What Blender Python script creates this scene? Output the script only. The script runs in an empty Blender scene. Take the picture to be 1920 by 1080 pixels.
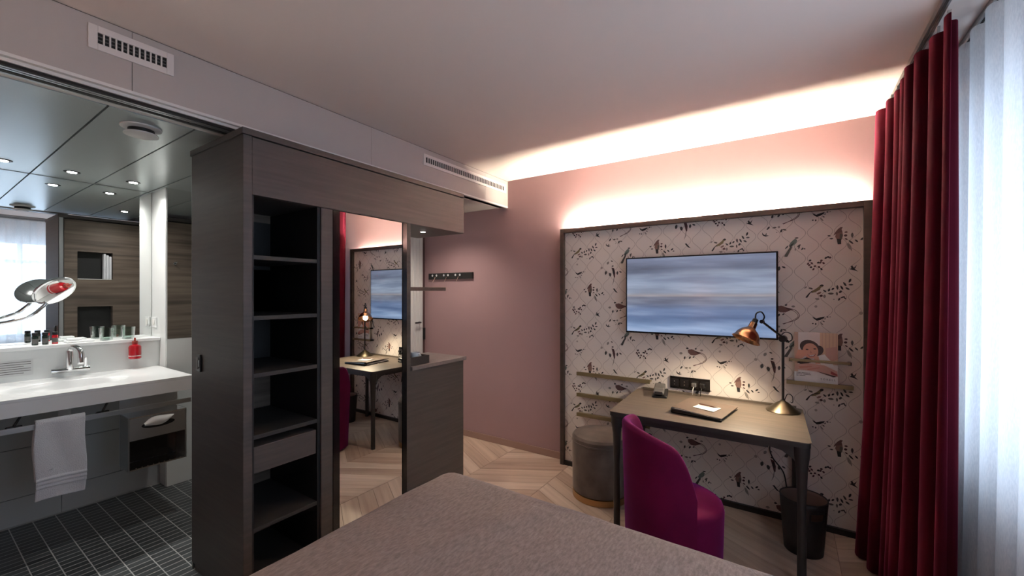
import bpy, bmesh, math, random
from mathutils import Vector, Matrix, noise
random.seed(7)
C = bpy.context.scene.collection
SC = bpy.context.scene
R = math.radians

# ------------------------------------------------------------------ camera, world, exposure
cam = bpy.data.cameras.new('camera'); co = bpy.data.objects.new('camera', cam); C.objects.link(co)
cam.sensor_width = 36.0; cam.lens = 775.0 / 1920 * 36; cam.shift_y = 9.3 / 1920
cam.clip_start = 0.02
co.location = (0, 0, 1.47); co.rotation_euler = (R(90), 0, R(33.62))
SC.camera = co
w = bpy.data.worlds.new('world'); SC.world = w; w.use_nodes = True
bg = w.node_tree.nodes['Background']
bg.inputs[0].default_value = (0.70, 0.82, 1.0, 1); bg.inputs[1].default_value = 3.7
SC.view_settings.view_transform = 'Standard'; SC.view_settings.look = 'None'
SC.view_settings.exposure = 0.97; SC.view_settings.gamma = 1.0; SC.view_settings.use_curve_mapping = False
# daylight portal in the window opening
pl = bpy.data.lights.new('window_portal', 'AREA'); pl.shape = 'RECTANGLE'; pl.size = 1.42; pl.size_y = 2.3
pl.cycles.is_portal = True
po = bpy.data.objects.new('window_portal', pl); C.objects.link(po)
po.location = (0.99, 1.45, 1.53); po.rotation_euler = (0, R(90), 0)

# ------------------------------------------------------------------ helpers
def srgb(r, g, b):
    f = lambda c: (c / 255 / 12.92) if c / 255 <= 0.04045 else ((c / 255 + 0.055) / 1.055) ** 2.4
    return (f(r), f(g), f(b))

def mat(name, col, rough=0.5, metal=0.0, var=0.0, vscale=(3, 3, 3), bump=0.0, bscale=(60, 60, 60), sheen=0.0, sheen_tint=None,
        emit=None, estr=0.0, coat=0.0, spec=0.5, col2=None, detail=4.0):
    m = bpy.data.materials.new(name); m.use_nodes = True
    nt = m.node_tree; b = nt.nodes['Principled BSDF']
    b.inputs['Base Color'].default_value = (*col, 1); b.inputs['Roughness'].default_value = rough
    b.inputs['Metallic'].default_value = metal; b.inputs['Specular IOR Level'].default_value = spec
    if coat: b.inputs['Coat Weight'].default_value = coat; b.inputs['Coat Roughness'].default_value = 0.1
    if sheen:
        b.inputs['Sheen Weight'].default_value = sheen; b.inputs['Sheen Roughness'].default_value = 0.35
        b.inputs['Sheen Tint'].default_value = (*(sheen_tint or col), 1)
    if emit:
        b.inputs['Emission Color'].default_value = (*emit, 1); b.inputs['Emission Strength'].default_value = estr
    tc = None
    if var or bump or col2:
        tc = nt.nodes.new('ShaderNodeNewGeometry')
    if var or col2:
        mp = nt.nodes.new('ShaderNodeMapping'); mp.inputs['Scale'].default_value = vscale
        nz = nt.nodes.new('ShaderNodeTexNoise'); nz.inputs['Scale'].default_value = 1; nz.inputs['Detail'].default_value = detail
        nt.links.new(tc.outputs['Position'], mp.inputs[0]); nt.links.new(mp.outputs[0], nz.inputs[0])
        cr = nt.nodes.new('ShaderNodeValToRGB'); cr.color_ramp.elements[0].position = 0.32; cr.color_ramp.elements[1].position = 0.68
        c2 = col2 or tuple(c * (1 - var) for c in col)
        c1 = col if col2 else tuple(min(1, c * (1 + var)) for c in col)
        cr.color_ramp.elements[0].color = (*c2, 1); cr.color_ramp.elements[1].color = (*c1, 1)
        nt.links.new(nz.outputs[0], cr.inputs[0]); nt.links.new(cr.outputs[0], b.inputs['Base Color'])
    if bump:
        mp = nt.nodes.new('ShaderNodeMapping'); mp.inputs['Scale'].default_value = bscale
        nz = nt.nodes.new('ShaderNodeTexNoise'); nz.inputs['Scale'].default_value = 1; nz.inputs['Detail'].default_value = 3
        bp = nt.nodes.new('ShaderNodeBump'); bp.inputs['Strength'].default_value = bump; bp.inputs['Distance'].default_value = 0.004
        nt.links.new(tc.outputs['Position'], mp.inputs[0]); nt.links.new(mp.outputs[0], nz.inputs[0])
        nt.links.new(nz.outputs[0], bp.inputs['Height']); nt.links.new(bp.outputs[0], b.inputs['Normal'])
    return m

class MB:
    """collects faces in world coordinates and links them as one mesh object"""
    def __init__(s): s.v = []; s.f = []; s.m = []
    def add(s, vs, fs, mi=0, M=None):
        n = len(s.v)
        for p in vs:
            p = Vector(p)
            s.v.append(M @ p if M else p)
        for f in fs: s.f.append([i + n for i in f]); s.m.append(mi)
        return s
    def box(s, x0, x1, y0, y1, z0, z1, mi=0, M=None):
        vs = [(x0,y0,z0),(x1,y0,z0),(x1,y1,z0),(x0,y1,z0),(x0,y0,z1),(x1,y0,z1),(x1,y1,z1),(x0,y1,z1)]
        return s.add(vs, [(0,3,2,1),(4,5,6,7),(0,1,5,4),(1,2,6,5),(2,3,7,6),(3,0,4,7)], mi, M)
    def prism(s, poly, a, b, axis='z', mi=0, M=None):
        n = len(poly)
        mk = {'z': lambda p, t: (p[0], p[1], t), 'y': lambda p, t: (p[0], t, p[1]), 'x': lambda p, t: (t, p[0], p[1])}[axis]
        vs = [mk(p, a) for p in poly] + [mk(p, b) for p in poly]
        fs = [list(range(n))[::-1], list(range(n, 2 * n))] + [(i, (i + 1) % n, n + (i + 1) % n, n + i) for i in range(n)]
        return s.add(vs, fs, mi, M)
    def lathe(s, prof, n=32, M=None, mi=0, close=False):
        vs = []; fs = []
        for r, z in prof:
            for k in range(n):
                a = 2 * math.pi * k / n; vs.append((r * math.cos(a), r * math.sin(a), z))
        m = len(prof)
        for i in range(m - 1 if not close else m):
            for k in range(n):
                j = (i + 1) % m
                fs.append((i * n + k, i * n + (k + 1) % n, j * n + (k + 1) % n, j * n + k))
        if not close:
            fs.append([k for k in range(n)][::-1]); fs.append([(m - 1) * n + k for k in range(n)])
        return s.add(vs, fs, mi, M)
    def cyl(s, x, y, z0, z1, r, n=24, mi=0): return s.lathe([(r, z0), (r, z1)], n, Matrix.Translation((x, y, 0)), mi)
    def tube(s, pts, r, n=10, mi=0):
        pts = [Vector(p) for p in pts]; rs = r if isinstance(r, (list, tuple)) else [r] * len(pts)
        vs = []; fs = []; up = None
        for i, p in enumerate(pts):
            t = (pts[min(i + 1, len(pts) - 1)] - pts[max(i - 1, 0)]).normalized()
            if up is None: up = t.orthogonal().normalized()
            up = (up - t * up.dot(t)).normalized(); q = t.cross(up)
            for k in range(n):
                a = 2 * math.pi * k / n; vs.append(p + (up * math.cos(a) + q * math.sin(a)) * rs[i])
        for i in range(len(pts) - 1):
            for k in range(n): fs.append((i * n + k, i * n + (k + 1) % n, (i + 1) * n + (k + 1) % n, (i + 1) * n + k))
        fs.append(list(range(n))[::-1]); fs.append([(len(pts) - 1) * n + k for k in range(n)])
        return s.add(vs, fs, mi)
    def build(s, name, m, parent=None, smooth=False, bevel=0.0, seg=2, label=None):
        lo = Vector([min(p[i] for p in s.v) for i in range(3)]); hi = Vector([max(p[i] for p in s.v) for i in range(3)])
        o0 = (lo + hi) / 2
        me = bpy.data.meshes.new(name); me.from_pydata([p - o0 for p in s.v], [], s.f); me.update()
        ms = m if isinstance(m, (list, tuple)) else [m]
        for q in ms: me.materials.append(q)
        if len(ms) > 1:
            for p, i in zip(me.polygons, s.m): p.material_index = i
        o = bpy.data.objects.new(name, me); C.objects.link(o)
        link(o, o0, parent)
        if smooth:
            for p in me.polygons: p.use_smooth = True
            if smooth == 'auto': sharp(me)
        if bevel:
            b = o.modifiers.new('bevel', 'BEVEL'); b.width = bevel; b.segments = seg; b.limit_method = 'ANGLE'; b.angle_limit = R(40)
        if label: o['label'] = label
        return o

def sharp(me, ang=35):
    bm = bmesh.new(); bm.from_mesh(me)
    for e in bm.edges:
        e.smooth = not (len(e.link_faces) == 2 and e.calc_face_angle(0) > R(ang))
    bm.to_mesh(me); bm.free()

WL = {}
def link(o, wloc, parent):
    WL[o.name] = Vector(wloc)
    if parent is not None:
        o.parent = parent; o.location = Vector(wloc) - WL[parent.name]
    else: o.location = wloc

def thing(name, label, cat, loc, group=None):
    o = bpy.data.objects.new(name, None); C.objects.link(o); o.empty_display_size = 0.05
    o.location = loc; WL[o.name] = Vector(loc)
    return tag(o, label, cat, group)
def tag(o, label, cat, group=None):
    o['label'] = label; o['category'] = cat
    if group: o['group'] = group
    return o
def struct(o, label=None, cat=None):
    o['kind'] = 'structure'
    if label: o['label'] = label
    if cat: o['category'] = cat
    return o
def clip(poly, x0, x1, y0, y1):
    for ax, lim, sg in ((0, x0, 1), (0, x1, -1), (1, y0, 1), (1, y1, -1)):
        out = []
        for i in range(len(poly)):
            a = poly[i - 1]; b = poly[i]
            ia = (a[ax] - lim) * sg >= 0; ib = (b[ax] - lim) * sg >= 0
            if ia != ib:
                t = (lim - a[ax]) / (b[ax] - a[ax]); out.append((a[0] + (b[0] - a[0]) * t, a[1] + (b[1] - a[1]) * t))
            if ib: out.append(b)
        poly = out
        if not poly: return []
    return poly
def spline(pts, n=8):
    P = [Vector(p) for p in pts]; P = [2 * P[0] - P[1]] + P + [2 * P[-1] - P[-2]]; out = []
    for i in range(1, len(P) - 2):
        for k in range(n):
            t = k / n; a, b, c, d = P[i - 1:i + 3]
            out.append(0.5 * ((2 * b) + (c - a) * t + (2 * a - 5 * b + 4 * c - d) * t * t + (-a + 3 * b - 3 * c + d) * t ** 3))
    out.append(P[-2]); return out
def frame_to(p, d):      # matrix with local +z along d at p
    return Matrix.Translation(p) @ Vector(d).normalized().to_track_quat('Z', 'Y').to_matrix().to_4x4()

# ------------------------------------------------------------------ materials
M = {}
M['ceiling'] = mat('ceiling_paint', srgb(226, 214, 206), 0.9, bump=0.05, bscale=(150, 150, 150))
M['bulk'] = mat('bulkhead_paint', srgb(176, 169, 165), 0.75)
M['pink'] = mat('mauve_wall_paint', srgb(166, 134, 136), 0.85, var=0.02, vscale=(2, 2, 2), bump=0.06, bscale=(220, 220, 220))
M['white'] = mat('white_paint', srgb(215, 214, 210), 0.6)
M['base'] = mat('baseboard_wood', srgb(160, 128, 116), 0.5)
def wood(name, c1, c2, vs, rough=0.5, bump=0.12):
    m = mat(name, c1, rough, col2=c2, vscale=vs, bump=bump, bscale=tuple(v * 3 for v in vs), detail=6)
    return m
M['wood'] = wood('dark_ash_veneer', srgb(72, 66, 63), srgb(60, 55, 53), (3, 3, 60))
M['wood_back'] = wood('grey_oak_veneer', srgb(112, 98, 86), srgb(70, 60, 53), (2, 1.4, 32))
M['wood_in'] = mat('black_melamine', srgb(15, 15, 16), 0.6)
M['shelf'] = wood('black_ash_shelf', srgb(44, 42, 41), srgb(36, 34, 34), (3, 3, 60), 0.6)
M['frame'] = wood('panel_frame_wood', srgb(76, 62, 56), srgb(60, 49, 45), (4, 30, 30))
M['black'] = mat('black_metal', srgb(24, 23, 24), 0.35)
M['blackgloss'] = mat('black_gloss', srgb(18, 17, 18), 0.12)
M['chrome'] = mat('chrome', (0.78, 0.79, 0.80), 0.07, 1.0)
M['mirror'] = mat('mirror_glass', (0.86, 0.88, 0.87), 0.005, 1.0)
M['solid'] = mat('white_solid_surface', srgb(232, 234, 234), 0.25)
M['bathwhite'] = mat('white_gloss_panel', srgb(222, 225, 224), 0.18)
M['bathceil'] = mat('satin_ceiling_panel', srgb(168, 178, 178), 0.28, 0.35)
M['tilewall'] = mat('pale_grey_wall_tile', srgb(178, 182, 184), 0.3, var=0.03, vscale=(1.5, 1.5, 1.5))
M['grout'] = mat('pale_grout', srgb(196, 198, 196), 0.9)
M['groutd'] = mat('grey_joint', srgb(96, 99, 100), 0.9)
M['tile'] = [mat('anthracite_tile', srgb(*c), 0.42, var=0.08, vscale=(14, 14, 14)) for c in ((70, 75, 77), (64, 69, 71), (77, 82, 84))]
PL = [((212, 188, 168), (190, 164, 144)), ((202, 177, 157), (178, 152, 133)), ((220, 198, 179), (198, 174, 155)), ((194, 168, 149), (172, 145, 127))]
def plank_mat(k, sg):
    c1, c2 = PL[k]
    m = bpy.data.materials.new('oak_plank'); m.use_nodes = True; nt = m.node_tree; b = nt.nodes['Principled BSDF']
    b.inputs['Roughness'].default_value = 0.42
    g = nt.nodes.new('ShaderNodeNewGeometry'); mp = nt.nodes.new('ShaderNodeMapping')
    mp.vector_type = 'TEXTURE'; mp.inputs['Rotation'].default_value = (0, 0, sg * R(30)); mp.inputs['Scale'].default_value = (0.6, 0.035, 1)
    nz = nt.nodes.new('ShaderNodeTexNoise'); nz.inputs['Scale'].default_value = 1; nz.inputs['Detail'].default_value = 5
    cr = nt.nodes.new('ShaderNodeValToRGB'); cr.color_ramp.elements[0].position = 0.3; cr.color_ramp.elements[1].position = 0.62
    cr.color_ramp.elements[0].color = (*srgb(*c2), 1); cr.color_ramp.elements[1].color = (*srgb(*c1), 1)
    nt.links.new(g.outputs['Position'], mp.inputs[0]); nt.links.new(mp.outputs[0], nz.inputs[0])
    nt.links.new(nz.outputs[0], cr.inputs[0]); nt.links.new(cr.outputs[0], b.inputs['Base Color'])
    return m
M['floorbase'] = mat('floor_joint', srgb(120, 96, 80), 0.8)
M['paper'] = mat('wallpaper_ground', srgb(234, 224, 215), 0.75, var=0.03, vscale=(2, 2, 2))
M['velvet'] = mat('burgundy_velvet', srgb(66, 7, 22), 0.9, var=0.12, vscale=(6, 6, 2), sheen=0.35, sheen_tint=srgb(190, 70, 110), spec=0.1)
M['magenta'] = mat('magenta_velvet', srgb(92, 7, 50), 0.85, var=0.16, vscale=(7, 7, 5), sheen=0.6, sheen_tint=srgb(170, 70, 190), spec=0.15)
M['pouf'] = mat('grey_velvet', srgb(104, 94, 86), 0.7, var=0.25, vscale=(9, 9, 7), sheen=0.9, sheen_tint=srgb(200, 190, 180), spec=0.2)
M['gold'] = mat('brushed_gold', srgb(178, 142, 98), 0.35, 0.8)
M['brass'] = mat('dark_brass', srgb(112, 102, 84), 0.35, 1.0)
M['copper'] = mat('copper_shade', srgb(172, 128, 96), 0.22, 1.0)
M['desk'] = wood('desk_veneer', srgb(112, 100, 88), srgb(94, 84, 75), (3, 34, 34), 0.45)
M['deskleg'] = mat('dark_stained_oak', srgb(50, 46, 44), 0.45)
M['slat'] = mat('olive_brass_ledge', srgb(150, 134, 100), 0.4, 0.5)
M['leather'] = mat('brown_leather', srgb(100, 85, 74), 0.55, var=0.1, vscale=(20, 20, 20))
M['white_paper'] = mat('white_paper', srgb(235, 232, 228), 0.7)
M['towel'] = mat('white_terry', srgb(216, 217, 222), 0.95, bump=0.9, bscale=(260, 260, 260), sheen=0.4, sheen_tint=(1, 1, 1))
M['blanket'] = mat('taupe_wool_blanket', srgb(142, 127, 120), 0.95, var=0.2, vscale=(120, 38, 90), bump=0.5, bscale=(240, 120, 240), sheen=0.35, sheen_tint=srgb(190, 178, 172), spec=0.1)
M['linen'] = mat('white_linen', srgb(225, 222, 218), 0.9)
M['grey'] = mat('mid_grey_plastic', srgb(90, 88, 86), 0.45)
M['binin'] = mat('bin_inside', srgb(120, 96, 84), 0.6)
M['bin'] = mat('bin_black', srgb(34, 30, 30), 0.5)
M['brushed'] = mat('brushed_steel', (0.62, 0.63, 0.64), 0.28, 1.0)
M['ventdark'] = mat('vent_dark', srgb(26, 24, 24), 0.8)
M['ventwhite'] = mat('vent_white', srgb(214, 208, 204), 0.5)
M['alu'] = mat('aluminium', srgb(170, 172, 172), 0.3, 0.9)
M['led'] = mat('led_strip', (1, 1, 1), 0.5, emit=(1.0, 0.86, 0.70), estr=780)
M['spot'] = mat('downlight_lens', (1, 1, 1), 0.5, emit=(1.0, 0.96, 0.9), estr=40)
M['bulb'] = mat('warm_bulb', (1, 1, 1), 0.5, emit=(1.0, 0.82, 0.56), estr=40)
M['red'] = mat('red_bottle', srgb(176, 22, 34), 0.2, coat=0.5)
M['darkgreen'] = mat('dark_green_bottle', srgb(26, 40, 34), 0.2)
M['outside'] = mat('facade', srgb(200, 204, 208), 0.8)
M['stone'] = mat('stone_worktop', srgb(118, 108, 104), 0.35, var=0.12, vscale=(30, 30, 30))
def glassmat(name, tint, gl=0.12):
    m = bpy.data.materials.new(name); m.use_nodes = True; nt = m.node_tree; nt.nodes.clear()
    o = nt.nodes.new('ShaderNodeOutputMaterial'); mx = nt.nodes.new('ShaderNodeMixShader'); t = nt.nodes.new('ShaderNodeBsdfTransparent')
    g = nt.nodes.new('ShaderNodeBsdfGlossy'); lw = nt.nodes.new('ShaderNodeLayerWeight'); lw.inputs[0].default_value = gl
    t.inputs[0].default_value = (*tint, 1); g.inputs['Roughness'].default_value = 0.02
    nt.links.new(lw.outputs['Facing'], mx.inputs[0]); nt.links.new(t.outputs[0], mx.inputs[1]); nt.links.new(g.outputs[0], mx.inputs[2])
    nt.links.new(mx.outputs[0], o.inputs[0]); return m
M['glass'] = glassmat('window_glass', (0.95, 0.98, 1.0), 0.15)
M['tumbler'] = glassmat('tumbler_glass', (0.86, 0.93, 0.90), 0.45)
def sheermat():
    m = bpy.data.materials.new('sheer_voile'); m.use_nodes = True; nt = m.node_tree; nt.nodes.clear()
    o = nt.nodes.new('ShaderNodeOutputMaterial'); mx = nt.nodes.new('ShaderNodeMixShader'); m2 = nt.nodes.new('ShaderNodeMixShader')
    t = nt.nodes.new('ShaderNodeBsdfTransparent'); tr = nt.nodes.new('ShaderNodeBsdfTranslucent'); df = nt.nodes.new('ShaderNodeBsdfDiffuse')
    g = nt.nodes.new('ShaderNodeNewGeometry'); mp = nt.nodes.new('ShaderNodeMapping'); mp.inputs['Scale'].default_value = (300, 420, 60)
    nz = nt.nodes.new('ShaderNodeTexNoise'); nz.inputs['Scale'].default_value = 1
    cr = nt.nodes.new('ShaderNodeValToRGB'); cr.color_ramp.elements[0].color = (0.79, 0.80, 0.82, 1); cr.color_ramp.elements[1].color = (0.90, 0.90, 0.91, 1)
    cr.color_ramp.elements[0].position = 0.35; cr.color_ramp.elements[1].position = 0.65
    nt.links.new(g.outputs['Position'], mp.inputs[0]); nt.links.new(mp.outputs[0], nz.inputs[0]); nt.links.new(nz.outputs[0], cr.inputs[0])
    nt.links.new(cr.outputs[0], tr.inputs[0]); nt.links.new(cr.outputs[0], df.inputs[0])
    m2.inputs[0].default_value = 0.45; nt.links.new(tr.outputs[0], m2.inputs[1]); nt.links.new(df.outputs[0], m2.inputs[2])
    mx.inputs[0].default_value = 0.8; nt.links.new(t.outputs[0], mx.inputs[1]); nt.links.new(m2.outputs[0], mx.inputs[2])
    nt.links.new(mx.outputs[0], o.inputs[0]); return m
M['sheer'] = sheermat()
def screenmat():
    m = bpy.data.materials.new('tv_picture'); m.use_nodes = True; nt = m.node_tree; b = nt.nodes['Principled BSDF']
    b.inputs['Base Color'].default_value = (0.01, 0.01, 0.012, 1); b.inputs['Roughness'].default_value = 0.15
    g = nt.nodes.new('ShaderNodeTexCoord'); mp = nt.nodes.new('ShaderNodeMapping'); mp.inputs['Scale'].default_value = (1.3, 1, 13)
    mp.inputs['Rotation'].default_value = (0, R(1.5), 0); mp.inputs['Location'].default_value = (4.2, 0, 1.7)
    nz = nt.nodes.new('ShaderNodeTexNoise'); nz.inputs['Scale'].default_value = 1; nz.inputs['Detail'].default_value = 3.5
    mp2 = nt.nodes.new('ShaderNodeMapping'); mp2.inputs['Scale'].default_value = (0.25, 1, 4); mp2.inputs['Location'].default_value = (0, 0, 8.3)
    nz2 = nt.nodes.new('ShaderNodeTexNoise'); nz2.inputs['Scale'].default_value = 1; nz2.inputs['Detail'].default_value = 1
    r1 = nt.nodes.new('ShaderNodeValToRGB'); e = r1.color_ramp.elements
    e[0].position = 0.3; e[0].color = (*srgb(70, 74, 92), 1); e[1].position = 0.68; e[1].color = (*srgb(186, 200, 224), 1)
    x = e.new(0.5); x.color = (*srgb(124, 136, 164), 1)
    sx = nt.nodes.new('ShaderNodeSeparateXYZ'); r2 = nt.nodes.new('ShaderNodeValToRGB'); mr = nt.nodes.new('ShaderNodeMapRange')
    mr.inputs[1].default_value = -0.28; mr.inputs[2].default_value = 0.28
    e = r2.color_ramp.elements; e[0].position = 0; e[0].color = (*srgb(150, 172, 210), 1); e[1].position = 1; e[1].color = (*srgb(136, 142, 166), 1)
    for p, c in ((0.12, (150, 184, 232)), (0.26, (92, 122, 172)), (0.36, (124, 150, 196)), (0.45, (104, 102, 116)), (0.535, (118, 112, 118)), (0.56, (196, 178, 164)),
                 (0.60, (168, 176, 192)), (0.74, (150, 162, 186)), (0.86, (104, 108, 124))):
        x = e.new(p); x.color = (*srgb(*c), 1)
    mx = nt.nodes.new('ShaderNodeMix'); mx.data_type = 'RGBA'; mx.inputs[0].default_value = 0.45
    ad = nt.nodes.new('ShaderNodeMath'); ad.operation = 'MULTIPLY_ADD'; ad.inputs[1].default_value = 0.10
    nt.links.new(g.outputs['Object'], mp.inputs[0]); nt.links.new(mp.outputs[0], nz.inputs[0]); nt.links.new(nz.outputs[0], r1.inputs[0])
    nt.links.new(g.outputs['Object'], mp2.inputs[0]); nt.links.new(mp2.outputs[0], nz2.inputs[0])
    nt.links.new(g.outputs['Object'], sx.inputs[0]); nt.links.new(sx.outputs[2], mr.inputs[0])
    nt.links.new(nz2.outputs[0], ad.inputs[0]); nt.links.new(mr.outputs[0], ad.inputs[2]); 
    nt.links.new(ad.outputs[0], r2.inputs[0])
    nt.links.new(r1.outputs[0], mx.inputs[6]); nt.links.new(r2.outputs[0], mx.inputs[7]); mx.inputs[0].default_value = 0.5
    nt.links.new(mx.outputs[2], b.inputs['Emission Color']); b.inputs['Emission Strength'].default_value = 0.43
    return m
M['screen'] = screenmat()
def flat(c, rough=0.7): return mat('print_ink', srgb(*c), rough)

# ------------------------------------------------------------------ room dimensions (metres)
WY = 3.287       # wall behind the wallpaper panel
CZ = 2.543       # bedroom ceiling
XB, BZ = -2.234, 2.298   # bulkhead face and underside
BC = 2.27        # bathroom ceiling
RX = 0.86        # window wall
FY = -1.0        # wall behind the camera
XF, XK = -2.06, -2.64    # wardrobe front and back
WE = 0.889       # wardrobe end panel

# ------------------------------------------------------------------ structure
fl = struct(MB().box(-3.5, RX + .12, FY - .1, WY + .1, -0.10, -0.004).build('floor', M['floorbase']), 'pale oak chevron parquet floor of the bedroom')
struct(MB().box(-4.5, RX + .12, FY - .1, WY + .1, CZ, CZ + .1).build('ceiling', M['ceiling']), 'plain off-white bedroom ceiling washed by the cove light')
struct(MB().box(-3.5, RX + .12, WY, WY + .1, 0, CZ).build('wall_back', M['pink']), 'mauve painted wall behind the bird wallpaper panel')
struct(MB().box(-4.5, RX + .12, FY - .1, FY, 0, CZ).build('wall_front', M['pink']), 'mauve wall behind the bed head')
# window wall with opening y -0.75..2.6 , z .82..2.24
wr = MB(); y0, y1, z0, z1 = 0.30, 2.60, 0.82, 2.24
wr.box(RX, RX + .12, FY, y0, 0, CZ).box(RX, RX + .12, y1, WY, 0, CZ).box(RX, RX + .12, y0, y1, 0, z0).box(RX, RX + .12, y0, y1, z1, CZ)
struct(wr.build('wall_right', M['white']), 'white window wall behind the sheer curtain')
# bulkhead : two boards with a fine joint, vents sit on it
bk = struct(MB().box(XB - .10, XB - .004, FY, WY, BZ, CZ).build('wall_left', M['ventdark']), 'pale grey bulkhead above the bathroom opening and wardrobe')
for a, b in ((FY, 0.548), (0.550, 1.72), (1.722, 2.93), (2.932, WY)):
    MB().box(XB - .02, XB, a, b, BZ, CZ - .004).build('bulkhead_board', M['bulk'], bk)
struct(MB().box(XB - .02, XB + .001, FY, WY, BZ - .012, BZ).build('trim_1', M['white']), 'white edge trim along the bulkhead')
# hall ceiling (lower) and hall walls
struct(MB().box(-3.5, XB - .02, 2.05, WY, BZ, BZ + .05).build('ceiling_hall', M['bulk']), 'lowered ceiling over the entrance passage')
struct(MB().box(-3.5, -3.36, 2.13, WY, 0, CZ).build('wall_hall', M['pink']), 'passage wall holding the entry door')
# baseboard on the mauve wall left of the panel
struct(MB().box(-3.40, -1.62, WY - .014, WY, 0, 0.062).build('baseboard_back', M['base'], bevel=.003), 'brown wooden baseboard under the mauve wall')
struct(MB().box(.42, RX, WY - .014, WY, 0, 0.062).build('baseboard_corner', M['base'], bevel=.003), 'brown wooden baseboard behind the burgundy curtain')
# bathroom shell
bf = struct(MB().box(-4.35, XB + .02, FY, 2.13, -0.10, -0.0004).build('floor_bath', M['grout']), 'bathroom floor of small anthracite tiles with pale grout')
bcl = struct(MB().box(-4.5, XB - .10, FY, 2.05, BC + .012, BC + .06).build('ceiling_bath', M['black']), 'satin grey panelled bathroom ceiling with black joints')
ys = [FY, -.725, -.414, -.104, .206, .516, .826, 1.136, 1.446, 1.756, 2.05]
for a, b in zip(ys[:-1], ys[1:]):
    MB().box(-4.231, -2.42, a + .004, b - .004, BC, BC + .013).build('ceiling_panel', M['bathceil'], bcl)
struct(MB().box(-4.35, -4.232, FY, 2.05, 0, BC + .05).build('wall_bath', M['white']), 'bathroom wall carrying the big mirror')
struct(MB().box(-4.232, XK - .005, 2.05, 2.13, 0, BC + .05).build('wall_bath_end', M['bathwhite']), 'white end wall of the bathroom')
# pre-wall with tiles, ledge on top
pw = struct(MB().box(-4.232, -4.055, FY, 1.155, 0, 1.105).build('wall_basin', M['groutd']), 'low tiled wall under the wash counter')
rows = [(0.003, .172, (.62, .0)), (.176, .482, (.90, .3)), (.486, .792, (.62, .0))]
for (a, b, _), off in zip(rows, (.635, .93, .635)):
    e = [FY] + [off + .6 * k for k in (-2, -1, 0, 1) if FY < off + .6 * k < 1.15] + [1.155]
    for c, d in zip(e[:-1], e[1:]): MB().box(-4.058, -4.045, c + .0015, d - .0015, a, b).build('wall_tile', M['tilewall'], pw)
MB().box(-4.058, -4.045, FY, 1.156, .80, 1.105).build('splash_panel', M['bathwhite'], pw)
struct(MB().box(-4.232, -4.03, FY, 1.155, 1.1055, 1.128).build('trim_3', M['solid'], bevel=.003), 'white ledge under the bathroom mirror')
# pilaster with upper mirror
pi_ = struct(MB().box(-4.232, -3.925, 1.156, 2.05, 0, BC + .012).build('wall_pilaster', M['bathwhite']), 'white pilaster beside the basin mirror')
MB().box(-3.925, -3.915, 1.16, 1.9, 0.0, 1.118).build('white_panel', M['bathwhite'], pi_)
MB().box(-3.925, -3.912, 1.163, 1.9, 1.122, BC - .002).build('mirror_pane', M['mirror'], pi_)
# sliding door track under the bulkhead
tr = struct(MB().box(-2.42, XB - .02, FY, 1.0, BC + .004, BZ + .002).build('trim_2', M['white']), 'aluminium sliding door track above the bathroom opening')
for k, x in enumerate((-2.268, -2.288, -2.308, -2.334, -2.352)):
    MB().box(x - (.012 if k == 3 else .006), x + (.012 if k == 3 else .006), FY, 1.0, BC - .006, BC + .005).build('track_rail', M['ventdark'] if k in (0, 3) else M['alu'], tr)
# bathroom partition left of the opening (outside the frame, closes the bathroom)
struct(MB().box(XB - .10, XB, FY, -0.35, 0, BZ - .012).build('wall_partition', M['bulk']), 'partition beside the bathroom opening')

# ------------------------------------------------------------------ window
wn = struct(MB().box(RX + .04, RX + .10, y0, y0 + .05, z0, z1).build('window_1', M['white']), 'wide window behind the sheer curtain')
for a in (y1 - .05, 1.05, 1.8): MB().box(RX + .04, RX + .10, a - .025, a + .025, z0, z1).build('window_frame', M['white'], wn)
for z in (z0 + .025, 1.93, z1 - .025): MB().box(RX + .04, RX + .10, y0, y1, z - .025, z + .025).build('window_frame', M['white'], wn)
for a, b in ((y0 + .05, 1.025), (1.075, 1.775), (1.825, y1 - .075)):
    for c, d in ((z0 + .05, 1.905), (1.955, z1 - .05)): MB().box(RX + .066, RX + .072, a, b, c, d).build('pane', M['glass'], wn)
MB().box(RX - .12, RX + .04, y0 - .03, y1 + .03, z0 - .035, z0).build('window_sill', M['white'], wn, bevel=.004)

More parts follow.
